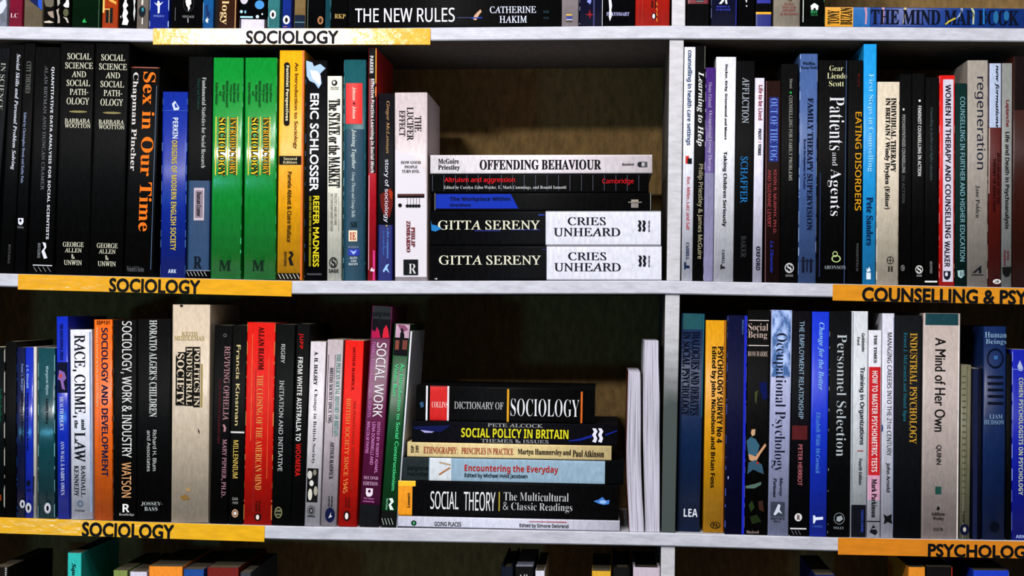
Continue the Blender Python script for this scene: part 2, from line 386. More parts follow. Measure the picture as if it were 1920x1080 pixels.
# ------------------------------------------------------------------ upright books
BLK = '#0c0c0d'
prev = {}
def book(row, view, top, bot, col, label, items=(), hard=False, Y=0.0, D=None, bulge=None, group=None, pages='#c9bda4', kind='cover', bay='a'):
    ox, oy, k = V[view]
    ((xlt, xrt), yt), ((xlb, xrb), yb) = top, bot
    f = lambda x, y: PX(ox + x / k, oy + y / k, Y)
    TL, TR, BL, BR = f(xlt, yt), f(xrt, yt), f(xlb, yb), f(xrb, yb)
    tm, bm = (TL + TR) / 2, (BL + BR) / 2
    th = math.atan2(tm.x - bm.x, tm.z - bm.z)
    Wd = ((TR - TL).length + (BR - BL).length) / 2 * math.cos(th)
    az = Vector((math.sin(th), 0, math.cos(th))); ax = Vector((math.cos(th), 0, -math.sin(th)))
    bl = bm - ax * (Wd / 2)
    # stand on the shelf
    zs = lambda x: shz(row, x) + .0003
    def settle(p, wd):
        z = max(zs(p.x), zs(p.x + wd * ax.x) - wd * ax.z)
        return p + az * ((z - p.z) / az.z)
    bl = settle(bl, Wd)
    H = (tm - bl).dot(az)
    key = (row, bay)
    if key in prev:                           # keep clear of the neighbour on the left
        pbr, paz, pH = prev[key]
        g = -1
        for z in (0, min(H, pH)):
            xp = pbr.x + (paz.x / paz.z) * (bl.z + z - pbr.z); xm = bl.x + (az.x / az.z) * z
            g = max(g, xp + .0003 - xm)
        if g > 0:
            bl = bl + ax * g; Wd = max(.003, Wd - g); bl = settle(bl, Wd)
    prev[key] = (bl + ax * Wd, az, H)
    if D is None: D = R.uniform(.125, .15) if H < .2 else R.uniform(.145, .165)
    if bulge is None: bulge = min(Wd * .06, .0016) if hard else .0002
    r = min(.0008, Wd * .2)
    mw = Matrix(((ax.x, 0, az.x, bl.x), (0, 1, 0, Y), (ax.z, 0, az.z, bl.z), (0, 0, 0, 1)))
    e_ = empty('book', mw, label, 'book', group)
    build_book(e_, Wd, H, D, col, hard, False, bulge, r, pages, kind)
    s = Spine(e_, bl, ax, az, Wd, H, False, bulge, r, Y, view)
    add_items(s, items)
    return s
def add_items(s, items):
    for it in items:
        if isinstance(it, list):
            for j in it: s.add(j)
        else: s.add(it)

def stack(row, view, x_ref, tilt_px, books, group, Y=0.0):
    """books lying flat, bottom one first: (x0, x1, thickness_px, colour, label, items, hard)"""
    ox, oy, k = V[view]
    base = None
    for (x0, x1, tp, col, label, items, hard) in books:
        a = PX(ox + x0 / k, 540, Y); b = PX(ox + x1 / k, 540, Y)
        # heading of the pile follows the shelf
        A = PX(*tilt_px[0], Y); B = PX(*tilt_px[1], Y); ax = (B - A); ax.y = 0; ax.normalize(); az = Vector((-ax.z, 0, ax.x))
        if base is None:
            xs = [x_ref / k + ox, x1 / k + ox]
            P0 = PX(xs[0], 540, Y).x; P1 = PX(xs[1], 540, Y).x
            base = Vector((P0, Y, max(shz(row, P0), shz(row, P1) - (P1 - P0) * ax.z / ax.x) + .0004)); 
            for i in range(11):
                xx = P0 + (P1 - P0) * i / 10; need = shz(row, xx) + .0004 - (base.z + (xx - P0) * ax.z / ax.x)
                if need > 0: base.z += need
        # left end position: solve picture x at that height
        m = (PX(961, 540, Y) - PX(960, 540, Y)).length; Tn = tp / k * m
        # photo pixel of this book's left end on its middle line
        def xat(xpix):
            p = base + az * (Tn / 2)
            for _ in range(4):
                # picture y of p
                d = CR.transposed() @ (p - CAM); py = 540 - d.y / -d.z * FPX
                q = PX(ox + xpix / k, py, Y); t = (q.x - p.x) / ax.x; p = p + ax * t
            return (p - base).dot(ax)
        u0, u1 = xat(x0), xat(x1)
        org = base + ax * u0; Ln = u1 - u0
        mw = Matrix(((ax.x, 0, az.x, org.x), (0, 1, 0, Y), (ax.z, 0, az.z, org.z), (0, 0, 0, 1)))
        e_ = empty('book', mw, label, 'book', group)
        bulge = .0002; r = .0008
        build_book(e_, Tn, Ln, R.uniform(.14, .155), col, hard, True, bulge, r, '#c9bda4')
        s = Spine(e_, org, ax, az, Tn, Ln, True, bulge, r, Y, view)
        add_items(s, items)
        base = base + az * (Tn + .0004)

# ---- middle shelf, left bay
g = 'books standing in the left bay of the middle shelf'
def B2(*a, **k): return book(2, *a, group=g, bay='a', **k)
B2('A', ((-22, 42), 45), ((-92, -28), 970), '#14171a', 'dark book cut off by the frame at the far left of the middle shelf',
   [P('#7c8078', 39, 60, 41.5, 520, 'rule'), T('IN SCIENCE', 's', '#a8aaa0', -2, 105, 18, 300)])
B2('A', ((44, 98), 30), ((-7, 56), 970), BLK, 'black paperback with slanted white title, second from the left on middle shelf',
   [T('Social Skills and Personal Problem Solving', 'I', '#d0d2dc', 55, 68, 74, 548), T('ROUTLEDGE', 's', '#4c4c4c', 34, 855, 44, 935)])
B2('A', ((99, 146), 26), ((57, 103), 972), '#0c0c0e', 'black book with dim title and small white shield emblem low on the spine',
   [T('CITY THEMES', 's', '#6a6c66', 108, 100, 128, 232), T('Edited by Christopher Brook and Kathy Pain', 's', '#8c97b4', 90, 310, 104, 602),
    P('#2c4470', 143, 180, 145.5, 300, 'worn_edge'), G('#d8dae4', [(75, 747), (97, 747), (98, 762), (94, 772), (84, 776), (76, 770)], 'emblem'), O('#16161a', 80, 751, 90, 763), T('The Open University', 'n', '#8a8c94', 72, 779, 98, 792, 'h')])
B2('A', ((148, 246), 40), ((108, 222), 974), BLK, 'black book with long white capitals title over a grey author line and short white rule',
   [T('QUANTITATIVE DATA ANALYSIS FOR SOCIAL SCIENTISTS', 'N', '#cfd0d6', 200, 122, 214, 835), T('ALAN BRYMAN AND DUNCAN CRAMER', 'q', '#6c6e70', 177, 118, 191, 632),
    G('#d9d9e0', [(176, 846), (190, 850), (192, 868), (184, 880), (196, 912), (182, 915), (172, 884), (184, 868)], 'emblem'), T('ROUTLEDGE', 's', '#8a8c90', 156, 850, 168, 912), P('#d0d0d4', 135, 940, 217, 944, 'rule'), HASH('#8c8c8c', 138, 948, 214, 968, 4)])
for dx, dy, lb in ((0, 0, 'left one of two matching thick black books with stacked cream capitals'), (140, 5, 'right one of two matching thick black books with stacked cream capitals')):
    c = '#cfcdb8'
    B2('A', ((246 + dx * 1.04, 390 + dx * 1.03), 25), ((224 + dx, 366 + dx), 976), '#0c0c0c', lb,
       [T(s_, 'q', c, x0 + dx, y0 + dy, x1 + dx, y1 + dy, 'h') for s_, x0, y0, x1, y1 in (('SOCIAL', 278, 66, 378, 92), ('SCIENCE', 269, 104, 386, 130), ('AND', 296, 140, 357, 165), ('SOCIAL', 275, 176, 374, 202), ('PATH-', 288, 213, 367, 238), ('OLOGY', 275, 250, 370, 278),
        ('BARBARA', 267, 336, 374, 355), ('WOOTTON', 267, 357, 376, 375))] + [O('#8a8258', 285 + dx, 303 + dy, 362 + dx, 312 + dy, 'ornament')] +
       [T(s_, 'q', c, x0 + dx - 2, y0 + dy, x1 + dx - 2, y1 + dy, 'h') for s_, x0, y0, x1, y1 in (('GEORGE', 262, 846, 350, 866), ('ALLEN', 270, 871, 341, 889), ('&', 298, 896, 313, 915), ('UNWIN', 266, 921, 342, 941))])
B2('A', ((540, 662), 122), ((514, 632), 978), '#0d0d0d', 'black book with a big orange title and white author name down the spine',
   [T('Sex in Our Time', 'S', '#e8791e', 582, 143, 634, 802), T('Chapman Pincher', 'S', '#d2ccc8', 539, 145, 567, 552), P('#9a4422', None, 122, None, 127, 'rule'),
    P('#4c6484', 634, 200, 636.5, 960, 'worn_edge'), T('Weidenfeld & Nicolson', 's', '#5a5c60', 524, 945, 596, 968, 'h')])
B2('B', ((12, 115), 225), ((0, 104), 990), '#0f3096', 'short blue paperback with white and yellow capitals, small sailing boat at top',
   [T('PERKIN', 'N', '#cdd6e4', 53, 332, 75, 418), T('ORIGINS OF MODERN ENGLISH SOCIETY', 'N', '#c4b04a', 46, 425, 69, 880), T('ARK', 'N', '#c4d0e8', 34, 958, 68, 974, 'h'),
    G('#c4ccd8', [(50, 275), (62, 262), (80, 290), (78, 300), (58, 302)]), G('#143aa0', [(60, 278), (66, 272), (74, 290), (64, 292)]), P('#2a56c4', None, 302, None, 304, 'rule'), W('#7fa0d8', 'l'), W('#5f86cc', 'r')])
B2('B', ((120, 217), 80), ((107, 208), 990), '#0d0e0f', 'tall black and navy book with a framed name plate and white vertical title',
   [P('#184066', None, 592, None, 962), P('#9aa0a4', 113, None, 116, None, 'worn_edge'), T('Fundamental Statistics for Social Research', 's', '#c8ccc8', 173, 166, 190, 540), T('Theory and Problems', 's', '#1d4038', 152, 170, 166, 300),
    P('#c4b4bc', 140, 622, 183, 756, 'name_plate'), P('#8c7c88', 145, 632, 178, 746, 'name_plate'), T('Duncan Cramer', 'N', '#17181c', 152, 640, 170, 740),
    T('R', 's', '#0c1a26', 138, 905, 174, 955, 'h'), P('#8a96a4', None, 962, None, 965, 'rule'), HASH('#c8c8c8', 110, 967, 196, 986, 6)])
for dx, lb, gl in ((0, 'left one of two bright green books with yellow lettering', 0), (135, 'right one of two bright green books with yellow lettering', 1)):
    it = TO('INTRODUCTORY', 's', '#f0b428', 289 + dx * 1.01, 332, 313 + dx * 1.01, 568) + TO('SOCIOLOGY', 's', '#f4cc30', 242 + dx, 332, 270 + dx, 574)
    it += [P('#f0c828', x + dx, 328, x + 3.5 + dx, 569, 'rule') for x in (317, 278, 229)]
    for nm, x, y0, y1 in (('Tony Bilton', 316, 190, 265), ('Kevin Bonnett', 302, 190, 270), ('Philip Jones', 287, 195, 265), ('Michelle Stanworth', 272, 180, 288), ('Ken Sheard', 258, 197, 262), ('and', 245, 222, 240), ('Andrew Webster', 229, 185, 278)):
        it.append(T(nm, 'n', '#0b3f1c', x + dx, y0, x + 12 + dx, y1))
    it.append(T('M', 'S', '#0a2a18', 243 + dx * 1.02, 921, 294 + dx * 1.02, 965, 'h'))
    B2('B', ((220 + dx * .985, 347 + dx * 1.01), 84), ((210 + dx, 332 + dx * 1.08), 998), '#129038', lb, it + [W('#58d890', 'r')], kind='gloss')
B2('B', ((493, 600), 54), ((485, 586), 1000), '#f0ac18', 'tall yellow book with a black pill shape and a small black band',
   [T('An Introduction to Sociology', 'm', '#5a3c0c', 551, 104, 571, 462), P('#15130f', 512, 115, 537, 355, 'panel'), O('#15130f', 512, 103, 537, 128), O('#15130f', 511, 342, 536, 366), T('Feminist Perspectives', 'N', '#f4e8c0', 517, 117, 533, 345),
    P('#15130f', 486, 490, 587, 526), T('Second', 'n', '#e8dcb0', 511, 496, 566, 507, 'h'), T('Edition', 'n', '#e8dcb0', 510, 511, 566, 522, 'h'), T('Pamela Abbott & Claire Wallace', 'n', '#3a2808', 526, 555, 544, 846),
    T('ROUTLEDGE', 'N', '#15130f', 513, 886, 523, 945), G('#15130f', [(530, 886), (546, 884), (552, 898), (542, 912), (552, 942), (538, 942), (530, 912), (542, 900)], 'emblem'), P('#15130f', None, 974, None, None), HASH('#e8e0c8', 488, 977, 580, 997, 6), P('#d06a10', 590, None, 600, None)])
B2('B', ((603, 690), 95), ((595, 686), 1001), '#0d0d10', 'black book with bold white and yellow capitals and a blue white splash on top',
   [G('#a8c0dc', [(604, 96), (630, 104), (636, 120), (662, 110), (684, 128), (662, 150), (668, 190), (655, 212), (640, 190), (618, 180), (606, 160)]), G('#e8ecf4', [(620, 135), (650, 140), (664, 160), (662, 200), (650, 190), (630, 170)]),
    T('ERIC SCHLOSSER', 'h', '#e8e8ec', 619, 232, 656, 636), T('REEFER MADNESS', 'h', '#d8c828', 632, 655, 658, 948), T('AND OTHER TALES FROM THE AMERICAN UNDERGROUND', 'N', '#b0a428', 616, 655, 625, 946), T('PENGUIN BOOKS', 'n', '#7c7c80', 608, 975, 668, 982, 'h'), W('#4a6a9a', 'l')])
B2('C', ((116, 179), 160), ((115, 177), 1003), '#e4e1d2', 'cream white book with condensed black title between the black and the teal books',
   [O('#16161a', 136, 176, 160, 200), O('#e4e1d2', 141, 180, 152, 193), T('The Open', 'n', '#16161a', 131, 204, 166, 210, 'h'), T('University', 'n', '#16161a', 131, 211, 166, 217, 'h'),
    T('The STATE or the MARKET', 's', '#101012', 123, 255, 172, 620), T('POLITICS AND WELFARE', 'n', '#6c6a60', 147, 645, 158, 776), T('IN CONTEMPORARY BRITAIN', 'n', '#6c6a60', 131, 645, 142, 800), P('#8c8a7c', 164, 660, 166, 800, 'rule'), P('#8c8a7c', 124, 640, 126, 800, 'rule'),
    ['r', ] and RING('#16161a', 126, 908, 161, 953, 'emblem', .8), T('S', 'S', '#16161a', 135, 915, 153, 947, 'h'), T('SAGE', 'N', '#16161a', 124, 958, 165, 973, 'h')])
B2('C', ((187, 279), 93), ((184, 274), 1002), '#1b5a60', 'teal hardback with a bright red label near the top',
   [P('#174458', None, 380, None, None), P('#e0241c', 195, 190, 264, 358), T('Johnson', 'I', '#f0d8c8', 222, 207, 239, 262), O('#30100c', 226, 270, 234, 278), T('Johnson', 'I', '#f0d8c8', 222, 286, 239, 338),
    T('Joining Together', 'I', '#c8d4d4', 217, 380, 239, 545), T('Group Theory and Group Skills', 'i', '#b4c4c8', 217, 558, 236, 745), T('SE', 'S', '#0c2830', 215, 762, 244, 784, 'h'), P('#ead8bc', 207, 798, 243, 843), T('IE', 'S', '#b03a24', 212, 806, 238, 835, 'h'),
    T('PEARSON', 's', '#8c94b0', 206, 863, 249, 871, 'h'), P('#1530a8', 205, 875, 252, 902), G('#a8c0f0', [(212, 880), (230, 886), (240, 878), (236, 890), (226, 898), (222, 890)], 'emblem'), T('ALLYN', 'S', '#d0d8dc', 212, 907, 243, 917, 'h'), T('AND', 'S', '#d0d8dc', 216, 920, 240, 929, 'h'), T('BACON', 'S', '#d0d8dc', 208, 932, 246, 942, 'h'), W('#8cc0cc', 'l', 1.6), W('#3c8094', 'r')], hard=True)
B2('C', ((288, 325), 44), ((286, 318), 1003), '#b41828', 'thin red book with white title rising taller than its neighbours',
   [P('#141214', None, None, None, 170), P('#5c1420', 290, 170, 300, 560), P('#141214', 303, 170, 320, 560), T('PARKER', 'N', '#d8d4d4', 294, 77, 309, 150), T('Effective Practice Learning in Social Work', 'N', '#e0dcdc', 295, 172, 313, 562), P('#e8b828', 318, 46, 321, 190, 'stripe'), P('#c43018', 321, 46, 325, 235, 'stripe'), P('#f08838', 317, 205, 321, 245, 'stripe'),
    P('#e4b8c4', 289, 570, 291.5, 960, 'worn_edge'), G('#dcdce4', [(295, 965), (303, 950), (308, 962), (314, 955), (312, 968)], 'emblem'), P('#d02880', 307, 880, 316, None)])
B2('C', ((332, 395), 232), ((324, 391), 1003), '#14141a', 'black and dark blue paperback between the thin red book and the pale pink one',
   [P('#101c6c', None, 775, None, None), G('#6c1c14', [(336, 650), (352, 640), (380, 622), (390, 640), (388, 700), (376, 745), (350, 730), (340, 700)]), G('#a83818', [(372, 625), (388, 640), (386, 670), (376, 660)]),
    T('Gregor McLennan', 'i', '#b08c60', 359, 263, 376, 480), T('story of sociology', 'n', '#dcdce8', 352, 505, 373, 765), T('a first companion', 'i', '#6a9ce4', 362, 788, 374, 914), T('to social theory', 'i', '#4c7cd0', 346, 800, 357, 900), O('#c8b838', 361, 775, 367, 782), G('#9cc0f4', [(348, 965), (362, 940), (374, 936), (366, 952), (376, 975), (360, 960), (352, 972)], 'emblem')])
B2('C', ((396, 531), 228), ((396, 533), 1003), '#c9bcbe', 'thick pale pink paperback with stacked dark title and hanging cradle drawing',
   [G('#d8d2d8', [(399, 462), (432, 478), (470, 488), (496, 520), (526, 560), (529, 700), (529, 990), (399, 990)]), T('THE', 'q', '#1c1214', 479, 325, 507, 390), T('LUCIFER', 'q', '#1c1214', 447, 288, 475, 426), T('EFFECT', 'q', '#241014', 415, 302, 441, 408),
    T('HOW GOOD', 'S', '#2a2020', 422, 511, 505, 523, 'h'), T('PEOPLE', 'S', '#2a2020', 437, 530, 491, 541, 'h'), T('TURN EVIL', 'S', '#2a2020', 427, 548, 500, 560, 'h'), P('#1a0c0c', 408, 647, 520, 663), P('#6c1414', 412, 650, 516, 654), O('#161214', 411, 686, 427, 702)] +
   [P('#3a3236', x, 663, x + 1.6, 692, 'cord') for x in (449, 462, 474, 486, 498)] + [O('#161214', x - 6, 690, x + 8, 703) for x in (448, 460, 472, 484, 496)] +
   [T('PHILIP', 'S', '#7a2028', 465, 784, 481, 865), T('ZIMBARDO', 'S', '#7a2028', 445, 758, 462, 887), P('#17191a', 433, 918, 494, 982), T('R', 's', '#d8d4d4', 455, 936, 487, 976, 'h')])
g2 = 'books lying in the pile on the middle shelf'
mk = lambda x, y, w_, h_, c: [G(c, [(x + o, y), (x + o + w_ * .28, y), (x + o + w_ * .42, y + h_ * .22), (x + o + w_ * .28, y + h_ * .45), (x + o + w_ * .4, y + h_ * .7), (x + o + w_ * .28, y + h_), (x + o, y + h_ * .92), (x + o + w_ * .14, y + h_ * .7), (x + o, y + h_ * .45), (x + o + w_ * .14, y + h_ * .22)], 'emblem') for o in (0, w_ * .45)]
def cries(y, x0, xs, dx, extra):
    return [P('#dcdce6', xs, None, None, None), T('GITTA SERENY', 'q', '#d8d6c0', 137 + dx, y, 763 + dx, y + 57, 'h'), T('CRIES', 'q', '#1a1c26', 932 + dx * .5, y - 20, 1166 + dx * .5, y + 29, 'h'), T('UNHEARD', 'q', '#1a1c26', 845 + dx * .5, y + 45, 1254 + dx * .5, y + 97, 'h'),
            mk(1362 + dx * .5, y, 58, 70, '#1a1c24'), T('MACMILLAN', 'N', '#3a3c46', 1425, y + 2, 1435, y + 70)] + extra
stack(2, 'D', 85, ((800, 527), (1240, 527.5)), [
    (84, 1506, 210, '#0c0c10', 'black and white lying book, lowest of the pile on middle shelf', cries(815, 85, 803, 3, [G('#c8c8c8', [(112, 958), (130, 952), (130, 964)], 'wear'), P('#1a2a80', 775, 776, 795, 781, 'scuff')]), False),
    (85, 1502, 211, '#0c0c10', 'black and white lying book with a blue splash, second from the bottom of the pile', cries(600, 85, 797, -3, [G('#2c7cb8', [(92, 600), (98, 625), (125, 630), (158, 650), (120, 668), (95, 662)]), P('#18389a', 750, 562, 790, 570, 'scuff'), P('#142a80', 360, 660, 520, 666, 'scuff'), P('#142a80', 580, 655, 760, 660, 'scuff')]), False),
    (112, 1446, 108, '#0d0d0d', 'dark lying book with a blue block at its left, middle of the pile', [G('#1838a8', [(124, 438), (582, 438), (628, 527), (122, 527)]), P('#9a9c98', 116, None, 119, None, 'worn_edge'), T('The Workplace Within', 'N', '#0c1230', 207, 455, 578, 486, 'h'), T('Hirschhorn', 'N', '#0c1230', 208, 496, 336, 515, 'h'),
        P('#b8b0a0', 1302, 486, 1384, 490), P('#a89c90', 1320, 472, 1364, 484), P('#8c8480', 1320, 494, 1364, 522), P('#8c8c84', 1438, None, 1442, None, 'worn_edge')], False),
    (84, 1428, 114, '#0d0d0e', 'black lying book with red title and fine upright lines, second from top of the pile', [P('#565c6c', 100 + 70.3 * i, 322, 102.5 + 70.3 * i, 418, 'rule') for i in range(19)] + [T('Altruism and aggression', 'n', '#e0222c', 175, 335, 608, 374, 'h'), T('Edited by Carolyn Zahn-Waxler, E. Mark Cummings, and Ronald Iannotti', 's', '#c8c8c8', 170, 387, 922, 412, 'h'), T('Cambridge', 'n', '#c81c28', 1143, 343, 1335, 382, 'h')], False),
    (88, 1449, 115, '#e6dee2', 'white lying book with wide black capitals title, top of the pile', [T('McGuire', 'S', '#1c1a1e', 136, 221, 264, 252, 'h'), T('Priestley', 'S', '#1c1a1e', 135, 259, 269, 296, 'h'), T('OFFENDING BEHAVIOUR', 's', '#141216', 390, 227, 1135, 288, 'h'), T('Batsford', 'N', '#2a282c', 1266, 248, 1335, 263, 'h'),
        O('#2c2c30', 1358, 240, 1392, 273), P('#4a4a50', 1376, 240, 1419, 273), P('#b8b4b8', 1384, 245, 1402, 268)], False)], g2)
# ---- middle shelf, right bay
g = 'books standing in the right bay of the middle shelf'
def B3(*a, **k): return book(2, *a, group=g, bay='b', **k)
B3('E', ((74, 119), 40), ((60, 107), 1001), '#dedee8', 'white book with blue lettering right beside the middle upright',
   [T('counselling in health care settings', 'n', '#123f66', 80, 53, 104, 446), P('#d02a20', 78, 490, 92, 522), P('#15171c', 86, 500, 104, 523), T('Bor, Miller, Latz and Salt', 'n', '#b8242c', 80, 577, 96, 796), T('CASSELL', 'S', '#14284a', 79, 848, 93, 920), G('#14284a', [(72, 930), (80, 928), (80, 942), (94, 944), (94, 955), (80, 954), (72, 962)], 'emblem')])
B3('E', ((121, 160), 36), ((109, 150), 1001), BLK, 'black book with white slanted title beside the white one at the upright',
   [T('Learning to Help', 'I', '#dedcdc', 124, 142, 153, 450), T('Philip Priestley & James McGuire', 'n', '#aca488', 125, 524, 149, 916), P('#8c8c84', 157, 36, 159.5, 130, 'worn_edge')])
B3('E', ((162, 202), 125), ((151, 192), 1001), '#4a2a78', 'narrow purple book fading to lilac towards the foot',  # the lilac towards the foot is painted glare
   [P('#6c5a94', None, 430, None, 560), P('#8884a4', None, 560, None, None), T('Mona Eklund', 's', '#b8a8d4', 173, 185, 187, 290), T('Occupational Group Therapy', 's', '#cabfe0', 170, 304, 187, 556), W('#b0a8cc', 'l')])  # glare on the lower spine painted as two paler panels
B3('E', ((204, 288), 81), ((193, 275), 1002), '#dcdce2', 'broad white book with bold black lettering in the right bay',
   [T('Decker, Kirby, Greenwood and Moore', 'N', '#141418', 237, 112, 251, 423), T('Taking Children Seriously', 'N', '#141418', 229, 472, 248, 782), T('CASSELL', 's', '#26262c', 228, 878, 239, 936), G('#1c1c20', [(222, 940), (229, 938), (229, 946), (241, 948), (241, 956), (229, 956), (222, 961)], 'emblem')])
B3('E', ((291, 364), 98), ((277, 353), 1002), '#0c0c0e', 'black book with silvery and blue thin capitals, between two white books',
   [T('AFFLICTION', 'q', '#a8aeb6', 312, 166, 340, 355), T('SCHAFFER', 'q', '#2c7cb8', 305, 493, 334, 685), T('BAKER', 's', '#343638', 307, 820, 328, 910)])
B3('E', ((365, 405), 168), ((355, 393), 1003), '#d8d4e6', 'narrow white book with red title and dark publisher name at the foot',
   [T('Life to be Lived', 'N', '#8c1420', 379, 198, 397, 342), T('PROOT', 'N', '#1a1a20', 378, 378, 391, 424), P('#c05060', 378, 431, 390, 434), T('YORKE', 'N', '#1a1a20', 377, 440, 390, 488), T('OXFORD', 'N', '#14142c', 369, 864, 386, 963)])
B3('E', ((411, 472), 180), ((406, 467), 1004), '#2a1613', 'dark brown book with a blue label and red lettering',
   [P('#1a2c80', 424, 248, 462, 514), T('OUT OF THE FOG', 's', '#7c9ce0', 428, 253, 458, 510), T('KEVIN R. MURPHY, PH.D.', 'n', '#a84a50', 439, 548, 453, 812), T('AND SUZANNE LEVERT', 'n', '#a84a50', 417, 548, 431, 785), T('La Dimensio', 'i', '#2c40b0', 428, 840, 441, 972), P('#a8727c', 412, None, 414, None, 'worn_edge')])
B3('E', ((474, 543), 110), ((469, 540), 1005), BLK, 'black book with thin grey title and a green dot near the top',
   [T('Street', 's', '#8c8c84', 508, 172, 520, 212), O('#28b050', 508, 224, 517, 233), T('COUNSELLING FOR FAMILY PROBLEMS', 'q', '#a0a098', 505, 240, 519, 592), RING('#c8c8c8', 488, 932, 525, 974, 'emblem', .8), T('S', 'S', '#c8c8c8', 497, 938, 516, 968, 'h'), T('SAGE', 'N', '#8c8c8c', 491, 980, 522, 989, 'h')])
B3('F', ((44, 118), 68), ((36, 109), 1012), '#4c6698', 'slate blue worn paperback with dark title in the right bay',
   [T('FAMILY THERAPY SUPERVISION', 's', '#0e1630', 73, 250, 97, 798), T('Recent Developments in Practice', 's', '#16204a', 56, 420, 68, 628), T('Whiffen', 'S', '#10162c', 54, 102, 106, 114, 'h'), T('Byng-Hall', 'S', '#10162c', 48, 120, 112, 132, 'h'),
    P('#10162c', 46, 922, 100, 927), P('#10162c', 52, 908, 62, 972), P('#10162c', 70, 915, 76, 968), P('#10162c', 84, 915, 94, 972), W('#a8bce0', 'l', 1.5), W('#a8bce0', 'r', 2)])
B3('F', ((122, 243), 95), ((111, 234), 1008), BLK, 'wide black book with large white title and cream names stacked on top',
   [T('Gear', 's', '#d8d8ac', 166, 117, 222, 139, 'h'), T('Liendo', 's', '#d8d8ac', 157, 147, 237, 171, 'h'), T('Scott', 's', '#d8d8ac', 164, 180, 225, 203, 'h'), T('Patients', 's', '#e0e0e4', 166, 246, 226, 467), T('and', 's', '#c8c8cc', 177, 476, 199, 531), T('Agents', 's', '#e0e0e4', 158, 544, 213, 738),
    RING('#b8cc8c', 178, 884, 200, 908, 'emblem', .7), RING('#b8cc8c', 174, 900, 212, 930, 'emblem', .75), T('ARONSON', 's', '#9ca4ac', 143, 943, 232, 958, 'h'), P('#4a6894', 236, None, 238, None, 'worn_edge'), P('#182a5c', 124, 560, 128, 990, 'scuff')])
B3('F', ((246, 303), 95), ((236, 300), 1010), '#0c0c0c', 'black book with wide spaced yellow capitals beside the sky blue one',
   [T('EATING DISORDERS', 'n', '#dca020', 272, 309, 297, 716), T('Eat', 'n', '#581418', 282, 152, 291, 206), T('WEIDENFELD', 's', '#5a5a5a', 276, 850, 285, 966)])
B3('F', ((307, 362), 28), ((303, 355), 1015), '#249cda', 'sky blue book, tallest in the right bay of the middle shelf',
   [T('First Steps in Counselling', 's', '#a8dcf4', 322, 152, 348, 555), T('Pete Sanders', 's', '#0a2248', 318, 660, 345, 860), P('#dce8f0', 318, 972, 336, 1000), G('#dce8f0', [(318, 950), (322, 962), (330, 948), (336, 966), (320, 970)], 'emblem'), P('#c8ecf8', 359.5, 30, 362, 800, 'worn_edge')])
B3('F', ((365, 456), 184), ((358, 451), 1016), '#d8ccb8', 'cream worn book beside the sky blue one, black serif title in two lines',
   [T('INDIVIDUAL THERAPY', 's', '#12100e', 419, 250, 441, 556), T('IN BRITAIN / Windy Dryden (Editor)', 's', '#12100e', 391, 250, 416, 710), RING('#2a2620', 402, 905, 431, 938, 'emblem', .8), P('#2a2620', 415, 908, 418, 936), P('#2a2620', 405, 920, 428, 923), T('H', 'S', '#2a2620', 405, 946, 428, 968, 'h'), W('#6a5c48', 'r', .6), W('#f0e8dc', 'l', 1.4)])
B3('G', ((-5, 43), 152), ((-6, 42), 1018), BLK, 'black book with a white dot and fading title, left one of three narrow black books',
   [O('#d0d0cc', 5, 293, 13, 303), T('PSYCHOSYNTHESIS COUNSELLING', 'N', '#9c9c98', 3, 320, 16, 560), T('IN ACTION', 'N', '#484848', 3, 570, 14, 685), RING('#6c6c6c', -3, 940, 14, 966, 'emblem', .8), T('S', 'S', '#8c8c8c', 1, 943, 11, 963, 'h')])
B3('G', ((45, 97), 150), ((44, 95), 1019), '#0c0c0c', 'black book with a white dot, crisp white title and round white emblem at the foot',
   [O('#e0e0dc', 71, 257, 80, 267), T('FEMINIST COUNSELLING IN ACTION', 'N', '#d4d4d0', 68, 283, 82, 573), RING('#d4d4d0', 58, 942, 89, 977, 'emblem', .82), T('S', 'S', '#e4e4e0', 65, 947, 82, 972, 'h'), T('SAGE', 'N', '#a0a09c', 63, 981, 84, 989, 'h')])
B3('G', ((100, 154), 165), ((97, 150), 1020), '#0d0d0d', 'black book with faint grey title and short white bar at the foot',
   [T('Counselling in further and higher education', 'i', '#4c5c5c', 117, 290, 131, 592), T('KEEPERS', 'i', '#9c9c9c', 118, 925, 127, 976), P('#dcdcdc', 95, 1006, 148, 1013, 'rule')])
B3('G', ((157, 222), 157), ((156, 219), 1022), '#d0221c', 'red book with a long white panel and black capitals',
   [P('#d4cedc', 172, 174, 214, 1010), T('WOMEN IN THERAPY AND COUNSELLING', 'n', '#121216', 181, 196, 204, 830), T('WALKER', 'n', '#121216', 178, 842, 200, 948), G('#16202a', [(174, 966), (203, 966), (203, 985), (198, 998), (188, 1003), (178, 998), (174, 985)], 'emblem'), O('#d4cedc', 180, 970, 192, 988), W('#f0a088', 'r'), W('#e87c88', 'l')])
B3('G', ((224, 270), 190), ((222, 270), 1024), '#10302c', 'dark green book with pale blue capitals beside the red one',
   [T('COUNSELLING IN FURTHER AND HIGHER EDUCATION', 'n', '#86b0b8', 243, 246, 262, 926), G('#a8c4c4', [(232, 964), (258, 962), (260, 985), (246, 996), (234, 988)], 'emblem')] + [P('#10302c', 236 + 6 * i, 966, 238.5 + 6 * i, 988, 'stripe') for i in range(4)])
B3('G', ((272, 360), 95), ((274, 355), 1026), '#a39b92', 'tall taupe grey book with a large thin rounded dark title',
   [T('regeneration', 'l', '#141e34', 302, 163, 346, 545), T('Jane Polden', 'q', '#1c1c20', 305, 611, 323, 745), G('#1a1a20', [(294, 972), (330, 942), (330, 975), (320, 975), (320, 960), (304, 974)], 'emblem'), P('#1a1a20', 290, 980, 338, 984, 'emblem'), W('#dcd4cc', 'r', 1.6)])
